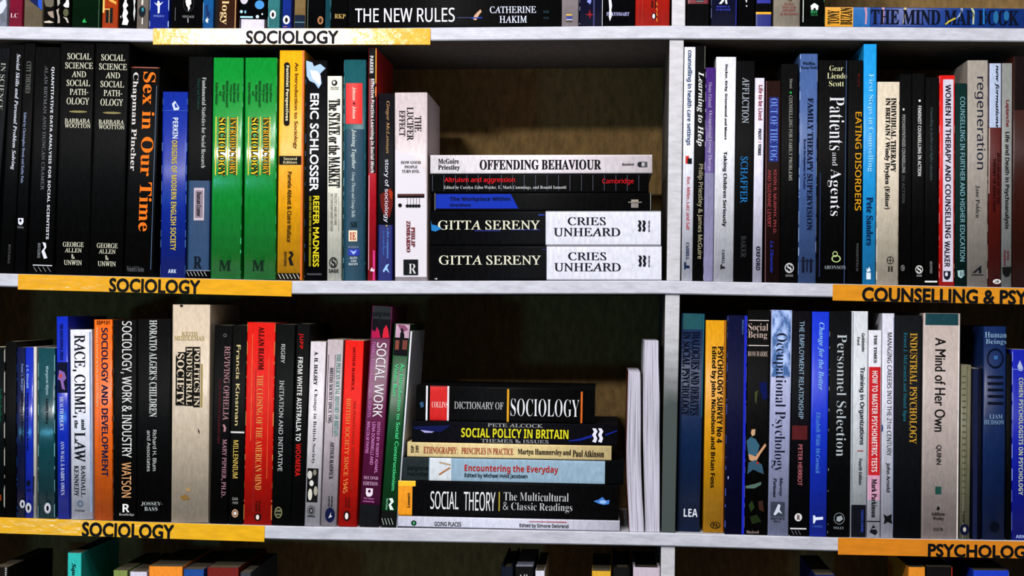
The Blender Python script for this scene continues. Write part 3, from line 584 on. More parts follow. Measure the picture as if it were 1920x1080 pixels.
B3('G', ((364, 413), 107), ((358, 412), 1025), '#5a160e', 'brown red book with a pale blue upper part',
   [P('#b8c4dc', None, None, None, 373), T('new formations', 'i', '#10141e', 386, 116, 404, 373), T('JEAN LAPLANCHE AND THE', 's', '#2c0806', 394, 476, 405, 690), T('THEORY OF SEDUCTION', 's', '#2c0806', 378, 500, 390, 720), O('#e0dcd8', 378, 999, 411, 1019), T('LW', 'N', '#1a1a1a', 386, 1004, 403, 1014, 'h'), P('#d8c8bc', 361, 376, 363.5, 645, 'worn_edge')])
B3('G', ((416, 459), 107), ((414, 455), 1027), '#8e908e', 'narrow grey book with red name and black title, right end of the bay',
   [T('Laplanche', 'n', '#7a1220', 428, 260, 446, 370), T('Life and Death in Psychoanalysis', 'n', '#101010', 424, 391, 446, 792), T('Johns', 'n', '#6c1420', 434, 882, 446, 920), T('Hopkins', 'n', '#6c1420', 420, 880, 432, 945), G('#141414', [(416, 950), (453, 948), (453, 970), (444, 988), (430, 992), (418, 976)], 'emblem')])
B3('G', ((461, 560), 80), ((459, 556), 1028), '#3c150a', 'thick rust brown book cut off by the frame at the right of the middle shelf',
   [P('#1a0e0c', None, None, None, 300)])
# ---- top shelf (only the feet of the books show)
g = 'books standing on the top shelf'
def B1(view, x0, x1, yb, col, label, items=(), bay='a', lean=10, **k):
    ox, oy, s = V[view]; yt = (-345 + R.uniform(-30, 40)) * s
    return book(1, view, ((x0 + lean * s, x1 + lean * s), yt), ((x0, x1), yb), col, label, items, group=g, bay=bay, **k)
oval = lambda c, x0, y0, x1, y1, d='#16161a': [O(c, x0, y0, x1, y1), O(d, x0 + (x1 - x0) * .28, y0 + (y1 - y0) * .25, x0 + (x1 - x0) * .72, y0 + (y1 - y0) * .8)]
B1('a', -70, 74, 250, '#a4a8b8', 'silver grey book cut off at the left end of top shelf', [G('#c8ccd8', [(-10, 40), (60, -20), (72, 60), (30, 140), (-10, 160)]), G('#6a6e78', [(0, 180), (40, 150), (60, 230), (20, 240)])])
B1('a', 98, 238, 252, '#a02044', 'crimson book with two small white capitals at its foot', [T('LC', 's', '#e4ccd4', 116, 146, 200, 193, 'h'), W('#e08ca0', 'l')])
B1('a', 260, 462, 255, '#8c7c64', 'tan book with a dark blue corner on the top shelf', [G('#122054', [(310, -200), (460, -200), (460, 118), (430, 92), (340, 20), (312, -10)]), G('#2a58b8', [(415, -200), (460, -200), (460, 112), (430, 90), (415, 60)])])
B1('a', 478, 598, 258, '#1c1a18', 'narrow black book with a grey brown photograph on the spine', [G('#6c6658', [(490, -100), (590, -100), (585, 60), (560, 80), (500, 70), (485, 20)]), G('#9c8c80', [(520, 130), (580, 120), (590, 200), (560, 190), (530, 160)]), G('#c8bcac', [(480, 235), (540, 225), (590, 245), (560, 252), (490, 250)])])
B1('a', 610, 765, 258, '#0f0e09', 'black book with pale rounded shapes on its spine', [G('#a8a498', [(620, -60), (650, -80), (655, 40), (630, 70)]), G('#dcdcd8', [(690, 60), (720, 20), (740, -60), (756, 40), (750, 85), (710, 80)]), O('#5c5c44', 690, 95, 750, 180), G('#a89c94', [(612, 110), (645, 90), (640, 140), (652, 180), (655, 250), (630, 255), (632, 190)]), G('#b8b0a8', [(690, 185), (735, 195), (752, 250), (735, 250), (720, 215)])])
B1('a', 788, 1096, 262, '#0c2c16', 'thick dark green book on the top shelf', [G('#2fa454', [(900, 232), (925, 200), (932, 225), (948, 245), (905, 248)], 'ornament'), P('#1c6c34', 792, None, 797, None, 'worn_edge'), P('#1a5c30', 1080, None, 1085, None, 'worn_edge')])
B1('a', 1112, 1283, 272, '#d4541c', 'orange book with two dark windows drawn on it', [P('#d8b45c', 1114, None, 1140, 140), G('#d8a850', [(1190, -20), (1270, 20), (1270, 50), (1190, 10)]), P('#e0b460', 1140, 95, 1200, 106), P('#141612', 1155, 110, 1190, 250), P('#141612', 1198, 88, 1231, 252), P('#c89040', 1190, 106, 1197, 250, 'stripe')])
B1('a', 1296, 1484, 276, '#0d0d0d', 'black book with a rough white fur like pattern', [G('#d8d8d8', [(1350, -60), (1400, -60), (1380, 20), (1400, 60), (1375, 90), (1400, 140), (1380, 180), (1405, 230), (1390, 275), (1330, 270), (1345, 210), (1335, 170), (1350, 100), (1340, 60), (1360, 10)]), G('#c8c8c8', [(1455, -20), (1480, 10), (1470, 60), (1478, 120), (1465, 230), (1455, 150), (1462, 80)]), G('#e4e4e4', [(1312, 180), (1325, 170), (1322, 200)])])
B1('a', 1488, 1616, 274, '#94877c', 'taupe book with a dark oval gem emblem', [O('#0e1c24', 1513, 66, 1590, 188), G('#3c90a0', [(1545, 90), (1565, 80), (1570, 120), (1552, 130)], 'emblem'), G('#d8d0c8', [(1548, -20), (1565, 10), (1560, 60), (1545, 50)]), G('#e0dcd4', [(1550, 195), (1560, 195), (1558, 265), (1546, 265)])])
B1('a', 1628, 1838, 272, '#1836b0', 'bright blue book with a small white figure on the top shelf', [G('#dce4f0', [(1680, 25), (1715, 45), (1720, 10), (1740, 10), (1745, 40), (1785, 18), (1745, 62), (1742, 140), (1722, 150), (1722, 70)], 'emblem'), T('PIMLICO', 's', '#8ca4e0', 1675, 164, 1790, 187, 'h'), W('#c0d4f4', 'l', 2), W('#c0d4f4', 'r', 2)])
B1('b', 113, 447, 275, '#0e0e10', 'thick black book with a round white crest low on the spine', [RING('#3c4048', 245, -60, 362, 125, 'emblem', .95), G('#d4d4d4', [(270, 10), (290, -20), (330, -10), (334, 40), (315, 60), (320, 90), (300, 120), (295, 80), (280, 60)], 'emblem'), T('VINTAGE', 's', '#8c8c8c', 235, 165, 365, 190, 'h'), G('#b8b8b8', [(293, 195), (300, 190), (303, 235), (295, 245)], 'ornament'), P('#9098b0', 115, None, 120, None, 'worn_edge'), P('#6c6c70', 160, 80, 164, 220, 'rule')])
B1('b', 450, 562, 285, '#2474b8', 'light blue narrow book with a small white bird', [G('#143060', [(480, 60), (510, 50), (505, 110), (530, 130), (520, 200), (490, 180)]), G('#e4ecf4', [(482, 215), (510, 175), (500, 205), (520, 200), (505, 230), (515, 245), (490, 235)], 'emblem'), W('#a8d8f4', 'l', 2)])
B1('b', 575, 812, 282, '#4c2a18', 'brown book with gold letters running down its spine', [T('Sociology', 'S', '#d8bc8c', 640, -330, 735, 262), P('#141210', None, None, 625, None), P('#c8944c', 798, None, 806, None, 'stripe')])
B1('b', 842, 1120, 285, '#0a0c10', 'picture spine in black with blue bubbles and a white foot', [P('#ccc4d4', None, 205, None, None), P('#9cd0e4', 848, 172, 985, 190, 'stripe'), O('#4a90c8', 1005, 5, 1105, 98), O('#c8c0cc', 850, -70, 935, 45), O('#a8ccdc', 845, 108, 880, 140), O('#c8e0e8', 1015, 160, 1050, 195), O('#dce8ec', 1075, 140, 1092, 160), O('#7cb0c8', 895, 110, 915, 145)])
B1('b', 1138, 1264, 284, '#4c9a9c', 'pale teal paperback with an oval bird emblem', oval('#e4e4e4', 1163, 108, 1229, 200) + [W('#a8d8dc', 'l')])
B1('b', 1292, 1386, 286, '#2244ac', 'narrow royal blue paperback with an oval bird emblem', oval('#e4e4e4', 1302, 163, 1376, 257) + [G('#d87c40', [(1300, 285), (1330, 276), (1350, 285)], 'wear')])
B1('b', 1418, 1537, 290, '#a98c5c', 'tan and navy book on the top shelf', [P('#12243a', None, 160, None, None), P('#4c8490', None, 232, None, 240, 'rule')])
B1('b', 1545, 1738, 292, '#0c0e10', 'black book with a small brown oval emblem', [P('#24503c', 1566, None, 1572, None, 'worn_edge')] + oval('#a8744c', 1668, 172, 1730, 260))
B1('b', 1742, 1806, 292, '#1c5c68', 'thin dark teal book left of the black book with gold initials', [W('#7cc0cc', 'r', 2)])
B1('c', 118, 288, 285, '#0f0d0e', 'black book with small gold initials beside the lying black book', [T('RKP', 's', '#b89c5c', 155, 150, 272, 196, 'h'), P('#9c8c90', 118, None, 125, None, 'worn_edge')])
stack(1, 'c', 300, ((650, 53), (1050, 50.5)), [
    (302, 2552, 345, '#0d0d0e', 'long black book lying flat on the top shelf with white capitals', [T('THE NEW RULES', 'n', '#e4e4ec', 368, 86, 1430, 235, 'h'), G('#c8a488', [(1630, 170), (1665, 130), (1700, 100), (1712, 125), (1690, 150), (1668, 185), (1655, 215), (1625, 210)]), G('#2c48a8', [(1595, 185), (1718, 182), (1718, 194), (1600, 198)]), P('#1c2c6c', 1450, 184, 1595, 190, 'stripe'),
        T('CATHERINE', 'q', '#d0d4e4', 1798, 68, 2288, 140, 'h'), T('HAKIM', 'q', '#d0d4e4', 1900, 168, 2192, 242, 'h'), T('SAGE', 'n', '#28404c', 2365, 112, 2425, 140, 'h'), T('co', 'n', '#28404c', 2368, 182, 2422, 202, 'h')], False)], 'books standing on the top shelf')
prev.pop((1, 'a'), None)
B1('d', 864, 1042, 268, '#b0a2a4', 'pinkish grey book with a small yellow and blue emblem', [P('#e0b830', 914, 150, 972, 165), P('#1c2c88', 914, 172, 978, 205), P('#c8ccd8', 914, 205, 978, 214), P('#3c2c24', 914, 216, 978, 238)], lean=5)
B1('d', 1045, 1287, 266, '#15163c', 'navy book with a red star emblem', [G('#8c1c24', [(1112, 152), (1150, 145), (1162, 98), (1172, 145), (1216, 152), (1174, 165), (1164, 202), (1154, 165)], 'emblem'), G('#8c94dc', [(1130, 20), (1155, -20), (1180, 10), (1165, 50), (1150, 30)]), W('#9ca0c0', 'l'), P('#24266c', 1200, None, 1215, None, 'stripe')], lean=4)
B1('d', 1290, 1640, 264, '#0e0e12', 'broad black book with a white splash and small capitals', [P('#e4e4ec', 1290, None, 1299, None, 'worn_edge'), T('PLAYSMART', 'S', '#b0b0dc', 1340, 130, 1580, 168, 'h'), G('#e4e4ec', [(1360, -30), (1385, -30), (1398, 60), (1390, 110), (1400, 160), (1375, 225), (1362, 170), (1370, 100)])], lean=4)
B1('d', 1643, 2008, 250, '#d42c1c', 'thick orange red paperback beside the top upright', [T('A NEW', 'N', '#1c0c08', 1812, -20, 1835, 85), T('EDITION', 'N', '#1c0c08', 1850, -30, 1868, 85), O('#16100e', 1816, 136, 1868, 206), O('#e8e8ec', 1826, 146, 1852, 198)] + [G('#e8a040', [(1866, y), (1872, y), (1880, y + 40), (1872, y + 38)], 'wear') for y in (20, 80, 130, 190)] + [P('#a81c10', 1720, None, 1724, None, 'crease'), P('#a81c10', 1680, None, 1683, None, 'crease')], lean=4)
B1('e', 492, 730, 250, '#1a181a', 'black book with a dark red band beside the top upright', [P('#7c2430', None, None, None, 40), P('#16161a', 590, -60, 672, 26), P('#b8b8bc', 596, 10, 668, 16)], bay='b', lean=5)
B1('e', 752, 1025, 250, '#14163e', 'navy book with a white running figure and small blue capitals', [T('SIMON &', 's', '#4450c8', 810, 62, 950, 80, 'h'), T('SCHUSTER', 's', '#4450c8', 806, 94, 957, 112, 'h'), G('#e0e0e8', [(835, 40), (862, 8), (880, -50), (890, 10), (858, 45)], 'emblem'), G('#e0e0e8', [(895, -50), (915, -40), (925, 45), (905, 40)], 'emblem'), W('#a8acd8', 'l', 2), P('#2c34b8', 1015, None, 1021, None, 'worn_edge')], bay='b', lean=4)
B1('e', 1033, 1214, 250, '#0d0d0f', 'plain black book with small grey marks, right of the navy one', [G('#c8c8c8', [(1115, 0), (1130, -15), (1135, 15), (1125, 30)]), G('#b8b8bc', [(1118, 60), (1135, 55), (1138, 68), (1125, 75)])], bay='b', lean=4)
B1('e', 1224, 1392, 252, '#16161c', 'black and blue book with a yellow band', [P('#e0a81c', 1228, 127, 1388, 152), P('#1a2478', 1228, 152, 1388, None), P('#1a2494', 1238, None, 1382, 36)], bay='b', lean=4)
B1('e', 1412, 1694, 250, '#b8ab9a', 'cream book with a rounded spine and four lines of red brown capitals', [T('ELLEN', 's', '#8c4444', 1528, 34, 1622, 56, 'h'), T('FEIN AND', 's', '#8c4444', 1508, 68, 1645, 90, 'h'), T('SHERRIE', 's', '#8c4444', 1508, 100, 1640, 122, 'h'), T('SCHNEIDER', 's', '#8c4444', 1482, 138, 1670, 162, 'h'), O('#4c3c24', 1565, -60, 1610, 15), O('#e0b458', 1578, -40, 1600, 8)], bay='b', lean=4, hard=True)
B1('e', 1706, 1950, 250, '#0e100e', 'black book with a small white house emblem and green letters', [G('#e0e8e8', [(1806, 60), (1846, 32), (1890, 60), (1884, 106), (1860, 106), (1860, 86), (1836, 86), (1836, 106), (1812, 106)], 'emblem'), T('HAY', 's', '#48c078', 1806, 112, 1880, 138, 'h'), T('HOUSE', 's', '#2c7c48', 1808, 146, 1882, 170, 'h'), P('#d8e0d8', 1722, None, 1730, 235, 'worn_edge'), W('#48b878', 'r')], bay='b', lean=4)
stack(1, 'f', 212, ((1545, 50), (1990, 54)), [
    (214, 2180, 168, '#12408c', 'long blue lying book with dark capitals and a yellow block at its left end', [P('#dca02c', None, None, 458, None), T('TONY', 's', '#1c160c', 236, 88, 336, 208, 'u'), T('BUZAN', 's', '#1c160c', 346, 66, 446, 212, 'u'), P('#1c6cac', 458, None, 600, None),
        T('THE MIND MAP BOOK', 's', '#0b1228', 618, 85, 1862, 215, 'h'), G('#c890a4', [(552, 50), (570, 50), (576, 110), (570, 210), (556, 210), (560, 120)]), G('#c8a0b4', [(702, 50), (724, 50), (722, 130), (716, 210), (706, 210), (708, 130)]), G('#d0c090', [(892, 50), (914, 50), (904, 130), (888, 212), (880, 208), (890, 130)]),
        G('#8ca0c0', [(1375, 50), (1394, 52), (1398, 90), (1370, 140), (1340, 165), (1345, 150), (1375, 100)]), G('#c8b83c', [(1240, 208), (1270, 180), (1330, 150), (1335, 162), (1280, 190), (1250, 214)]), G('#b0bc9c', [(1462, 52), (1482, 56), (1496, 100), (1490, 210), (1476, 210), (1480, 110)]), G('#2c7cb8', [(1568, 52), (1580, 52), (1582, 210), (1568, 210)]), O('#2c6c98', 1655, 95, 1700, 205), O('#2c6c98', 1745, 95, 1790, 180)], False)], 'books standing on the top shelf')
# ---- lower shelf, left bay
g = 'books standing in the left bay of the lower shelf'
def B4(*a, **k): return book(3, *a, group=g, bay='a', **k)
bird = lambda x0, y0, x1, y1: [O('#d8d8e0', x0, y0, x1, y1), RING('#18203c', x0 + 2, y0 + 3, x1 - 2, y1 - 3, 'emblem', .9), O('#10141c', x0 + (x1 - x0) * .3, y0 + (y1 - y0) * .25, x0 + (x1 - x0) * .72, y0 + (y1 - y0) * .78)]
B4('H', ((-90, 21), 205), ((-92, 19), 912), '#061010', 'dark green black worn book cut off at the left of the lower shelf', [W('#d8d4cc', 'r', 2.2), T('Geoffrey Hawthorn', 'S', '#0f6048', -8, 380, 8, 520), G('#8c3c14', [(-20, 830), (5, 825), (6, 850), (-20, 855)])])
B4('H', ((24, 69), 180), ((22, 68), 913), '#0a0a0a', 'plain black narrow book, second on the lower shelf')
B4('H', ((71, 106), 205), ((70, 105), 915), '#0c1644', 'dark navy narrow paperback left of the brighter blue one', [T('Peter L. Berger', 'N', '#7890c4', 87, 275, 99, 388), T('Invitation to Sociology', 'N', '#0a0e20', 87, 398, 99, 600)] + bird(84, 848, 106, 882) + [W('#2a58b0', 'l')], kind='gloss')
B4('H', ((107, 140), 205), ((106, 139), 918), '#1232b4', 'bright blue narrow paperback with a cream strip beside it', [T('J. C. Kincaid', 'N', '#a4bcec', 110, 280, 122, 376), T('Poverty and Equality in Britain', 'N', '#060c30', 110, 398, 122, 640), G('#080e2c', [(112, 768), (124, 764), (130, 778), (122, 792), (112, 790)], 'emblem'), T('The new', 'N', '#080e2c', 112, 800, 130, 812, 'h')] + bird(108, 860, 133, 902), kind='gloss')
B4('H', ((141.5, 154), 203), ((140.5, 153), 918), '#d0ccc6', 'very thin cream booklet among the blue paperbacks', [G('#3c2c20', [(141, 745), (146, 750), (144, 830), (141, 820)], 'wear')])
B4('H', ((161, 232), 208), ((160, 231), 920), '#124c54', 'dark teal paperback with worn edges and oval emblem', [T('Margaret Wynn', 'N', '#a8c4cc', 191, 285, 205, 405), T('Family Policy', 'N', '#06181c', 191, 422, 205, 528), T('Society', 'n', '#08262c', 192, 812, 200, 850)] + bird(187, 860, 215, 905) + [W('#9cc8cc', 'l', 1.4), W('#7cb0b8', 'r', 1.6)], kind='gloss')
B4('H', ((238, 286), 75), ((243, 291), 925), '#1434b8', 'blue book with a small dark picture and white serif title', [P('#0e1230', None, 268, None, 397), G('#8c68a8', [(250, 300), (272, 310), (280, 335), (268, 350), (275, 385), (262, 380), (255, 345), (244, 340)]), G('#c84830', [(252, 318), (262, 318), (262, 332), (250, 332)]), T('THE EDUCATIONAL PRESS', 's', '#0a1650', 253, 105, 267, 258), T('HEALTH POLICY', 's', '#dce0f0', 253, 414, 269, 556), T('ANN WALL & BARRY OWEN', 's', '#ccd4ec', 257, 600, 273, 828)], kind='gloss')
B4('H', ((294, 388), 130), ((302, 390), 929), '#dadbe6', 'white book with a very large condensed black title', [T('RACE, CRIME,', 'q', '#121214', 306, 152, 361, 500), T('and', 's', '#121214', 343, 508, 361, 553), T('the', 's', '#121214', 314, 512, 330, 547), T('LAW', 'q', '#121214', 314, 562, 361, 689), T('RANDALL', 'q', '#121214', 342, 703, 361, 835), T('KENNEDY', 'q', '#121214', 313, 703, 333, 833), RING('#5c6c80', 325, 850, 352, 878, 'emblem', .5), T('Vintage', 'S', '#2c2c30', 315, 889, 360, 898, 'h'), P('#8c9cbc', 379, 140, 386, 900, 'crease')])
B4('H', ((396, 474), 88), ((399, 475), 931), '#ea701c', 'orange book with navy capitals down the spine', [T('SSP131', 'N', '#3c1a0c', 407, 93, 463, 108, 'h'), T('SOCIOLOGY AND DEVELOPMENT', 'n', '#141c44', 428, 122, 456, 750), T('Edited by Emanuel de Kadt and Gavin Williams', 'n', '#f4c898', 404, 122, 415, 456), W('#8c3c10', 'r'), P('#bc4c14', 417, None, 418.5, None, 'crease')])
B4('H', ((478, 576), 90), ((478, 575), 933), '#0d0d0d', 'black book with tall white capitals ending in a tan name', [T('SOCIOLOGY, WORK & INDUSTRY', 'n', '#dcdcd8', 508, 95, 556, 670), T('WATSON', 'n', '#d8a474', 513, 690, 554, 838), T('R', 'N', '#e8e8e4', 517, 865, 547, 900, 'h'), T('Routledge', 's', '#c0c0bc', 502, 904, 567, 917, 'h'), W('#6c6c68', 'l', .6)])
B4('H', ((578, 722), 86), ((577, 718), 938), '#0c0c0c', 'wide black book with a white slab title left of the thick beige book', [T("HORATIO ALGER'S CHILDREN", 'S', '#c8ccc8', 630, 90, 663, 498), T('Richard H. Blum', 'n', '#c0c4c0', 644, 553, 661, 726), T('and Associates', 'n', '#c0c4c0', 620, 555, 636, 728), T('JOSSEY-', 's', '#c0c8c4', 595, 856, 685, 873, 'h'), T('BASS', 's', '#c0c8c4', 609, 877, 665, 894, 'h')])
B4('I', ((53, 212), 25), ((47, 204), 946), '#cdbda8', 'very thick beige hardback, tallest book in the left bay of the lower shelf',
   [T('KEITH', 's', '#a8945c', 92, 140, 160, 156, 'h'), T('MIDDLEMAS', 's', '#a8945c', 60, 157, 188, 176, 'h'), P('#a08848', 172, 275, 180, 458, 'stripe'), P('#18140f', 141, 203, 170, 458), P('#18140f', 107, 203, 142, 452), P('#18140f', 66, 225, 108, 450), P('#cdbda8', 66, 222, 76, 240), T('POLITICS IN', 'S', '#d8c8b0', 145, 208, 168, 452), T('INDUSTRIAL', 'S', '#d8c8b0', 112, 207, 137, 448), T('SOCIETY', 'S', '#d8c8b0', 72, 230, 103, 446),
    O('#2c241c', 84, 24, 98, 34, 'wear'), G('#8c6c3c', [(85, 835), (110, 825), (128, 845), (100, 850), (88, 842)], 'stain'), G('#a88c64', [(110, 800), (130, 795), (128, 815), (112, 812)], 'stain'), G('#2c241c', [(160, 545), (168, 560), (166, 570), (162, 560)], 'wear')], hard=True, bulge=.0004)
B4('I', ((231, 306), 112), ((210, 284), 948), '#0b090b', 'black book with dull pink title between the beige book and the yellow lettered one', [T('REVIVING OPHELIA', 'q', '#b08488', 269, 200, 293, 513), G('#b08488', [(264, 532), (272, 530), (280, 545), (276, 562), (268, 560), (270, 545)], 'ornament'), T('MARY PIPHER, PH.D.', 'q', '#b08490', 259, 593, 280, 838), T('SAVING THE SELVES OF ADOLESCENT GIRLS', 's', '#5c2028', 246, 340, 256, 612), RING('#7c7c84', 268, 148, 282, 162)])
B4('I', ((308, 366), 112), ((286, 350), 950), '#0d0d0b', 'black book with yellow widely spaced capitals and a white bar', [T('Francis Kinsman', 'm', '#d0c08c', 320, 195, 337, 535), P('#d8d4d4', 291, 560, 356, 567, 'rule'), T('MILLENNIUM', 'n', '#d0b460', 308, 597, 330, 757), T('GAIA', 'n', '#9c9c94', 305, 838, 330, 850, 'h'), T('PAPER', 'n', '#9c9c94', 307, 856, 330, 866, 'h'), RING('#c89c7c', 303, 888, 331, 923, 'emblem', .7), O('#d8d0c8', 310, 897, 324, 914)])
B4('I', ((368, 488), 100), ((352, 470), 954), '#d01c10', 'bright red thick paperback with worn gold capitals', [T('ALLAN BLOOM', 's', '#480c08', 415, 118, 440, 300), T('THE CLOSING OF THE AMERICAN MIND', 's', '#dca45c', 405, 322, 432, 806), T('A BOOK', 'N', '#380c08', 403, 852, 411, 898), T('OF IDEAS', 'N', '#380c08', 415, 852, 423, 898), O('#300c0a', 397, 905, 428, 938), O('#e0d0c8', 405, 911, 419, 932), P('#e08030', 386, 150, 388, 600, 'crease'), P('#e08030', 455, 250, 456.5, 760, 'crease'), P('#8c1008', 398, 300, 400, 900, 'crease'), W('#e8a060', 'l', 1.4), W('#e8a060', 'r', 1.4)], kind='matt')
B4('I', ((490, 570), 108), ((472, 552), 956), '#0c0e0e', 'black book with small plain white capitals right of the bright red one', [T('RIGBY', 'n', '#c0c4c0', 511, 192, 528, 272), T('INITIATION AND INITIATIVE', 'n', '#b8bcb8', 501, 345, 520, 728), RING('#8c8864', 483, 878, 516, 926, 'emblem', .8), P('#6c6c4c', 489, 890, 511, 900), P('#6c6c4c', 489, 906, 511, 914)])
B4('J', ((9, 72), 105), ((-12, 44), 950), '#0c0c0c', 'black book with red and white bold capitals', [T('JUPP', 'N', '#c8201c', 23, 145, 42, 212), T('FROM WHITE AUSTRALIA TO', 'N', '#d8d8d4', 15, 246, 36, 600), T('WOOMERA', 'N', '#c8201c', 9, 611, 31, 748)])
B4('J', ((73, 138), 181), ((46, 112), 955), '#d0cace', 'white grey book with a small black and white picture and sun emblem', [T('A. H. HALSEY', 's', '#1c1a1c', 87, 222, 103, 364), T('Change in British Society', 'q', '#16141a', 80, 382, 98, 696), P('#151515', 57, 715, 104, 858), O('#c8c4bc', 60, 725, 80, 760), O('#d8d4cc', 68, 765, 86, 790), O('#a8a494', 86, 790, 102, 830), O('#d0ccc0', 62, 800, 80, 850), O('#8c8878', 84, 720, 98, 745),
    RING('#141414', 66, 880, 85, 906, 'emblem', .6)] + [G('#141414', [(75.5 + 11 * math.cos(a_), 893 + 14 * math.sin(a_)), (75.5 + 18 * math.cos(a_ + .12), 893 + 22 * math.sin(a_ + .12)), (75.5 + 18 * math.cos(a_ - .12), 893 + 22 * math.sin(a_ - .12))], 'emblem') for a_ in [i * math.pi / 6 for i in range(12)]] + [P('#1c1c1c', 58, 915, 92, 919)])
B4('J', ((145, 211), 173), ((116, 182), 947), '#b8acb0', 'grey paperback with a dark blue round emblem at the foot', [T('THE PELICAN SOCIAL HISTORY OF BRITAIN', 's', '#5c948c', 176, 232, 195, 580), T('BRITISH SOCIETY SINCE 1945', 'q', '#141a30', 150, 290, 166, 524), T('ARTHUR MARWICK', 'q', '#141418', 153, 602, 170, 762), P('#28242c', 169.5, 235, 171.5, 582, 'rule'), P('#28242c', 143, 235, 145, 520, 'rule'), T('A HISTORY', 'N', '#1c1c2c', 147, 832, 154, 878), T('OF BRITAIN', 'N', '#1c1c2c', 159, 832, 166, 878), O('#141c44', 134, 880, 175, 943), G('#d8d0d8', [(148, 925), (160, 900), (158, 912), (164, 918)], 'emblem')])
B4('J', ((219, 298), 176), ((189, 266), 954), '#dc2014', 'bright red smooth paperback right of the grey one', [T('ARTHUR MARWICK', 'q', '#6c0c08', 248, 200, 260, 388), T('THE PENGUIN SOCIAL HISTORY OF BRITAIN', 's', '#a83420', 246, 430, 257, 806), T('BRITISH SOCIETY SINCE 1945', 'q', '#e89450', 217, 420, 236, 820), T('A HISTORY', 'N', '#4c0c08', 219, 838, 226, 880), T('OF BRITAIN', 'N', '#4c0c08', 231, 838, 238, 880), O('#2c0c0a', 211, 894, 240, 938), O('#e8e0dc', 218, 902, 232, 930)], kind='matt')
B4('J', ((334, 418), 32), ((275, 360), 958), '#661648', 'leaning magenta purple book with a white title and grey top', [P('#2a3032', None, None, None, 86), P('#100e18', None, 86, None, 165), T('palgrave', 'n', '#0e1214', 334, 52, 408, 79, 'h'), G('#b01c50', [(330, 165), (332, 130), (345, 140), (352, 118), (362, 135), (368, 165)]), G('#d02840', [(375, 165), (380, 130), (392, 110), (400, 130), (404, 165)]), P('#16191c', None, 868, None, None),
    T('SOCIAL WORK', 'n', '#e4dce0', 344, 185, 384, 500), T('THEMES, ISSUES AND CRITICAL DEBATES', 'n', '#cc7cbc', 322, 180, 337, 500), T('EDITED BY ROBERT ADAMS,', 'n', '#d890c8', 347, 520, 361, 736), T('LENA DOMINELLI AND', 'n', '#d890c8', 328, 520, 342, 700), T('MALCOLM PAYNE', 'n', '#d890c8', 308, 518, 321, 652), T('SECOND', 's', '#dcb0d0', 297, 748, 358, 762, 'h'), T('EDITION', 's', '#dcb0d0', 295, 771, 357, 787, 'h'),
    G('#e8d8e4', [(307, 798), (336, 800), (335, 825), (326, 834), (312, 834), (306, 822)], 'emblem'), O('#48143a', 315, 804, 327, 818), T('The Open', 'N', '#c874b4', 296, 838, 340, 847, 'h'), T('University', 'N', '#c874b4', 295, 850, 342, 860, 'h'), P('#3c1c88', 408, 300, 414, 940, 'worn_edge')])
B4('J', ((428, 493), 106), ((366, 432), 958), '#0e5026', 'leaning green book with a small dusk picture of a figure on top', [P('#141214', None, None, None, 240), P('#c4a0b4', 431, 108, 490, 165), G('#8c5470', [(440, 108), (470, 112), (485, 130), (465, 140), (450, 128)]), G('#131114', [(449, 165), (451, 146), (455, 138), (452, 130), (457, 124), (463, 128), (463, 138), (468, 150), (468, 165)]), P('#8c4430', 430, 175, 446, 215), P('#7c3c30', 460, 175, 480, 215),
    T('An Introduction to Social Constructionism', 'm', '#5cdc94', 433, 272, 449, 810), T('Vivien Burr', 'm', '#5cdc94', 424, 275, 439, 416), G('#e0ece4', [(402, 842), (418, 840), (424, 856), (412, 868), (424, 890), (408, 890), (402, 868), (412, 856)], 'emblem'), T('ROUTLEDGE', 'N', '#8cd0a8', 391, 842, 398, 890), P('#121413', None, 895, None, None), HASH('#c8d8cc', 372, 925, 424, 952, 4)])
B4('J', ((494, 501), 137), ((433.5, 440.5), 962), '#dcdce4', 'thin leaning white edged book behind the left end of the pile', [], D=.14)
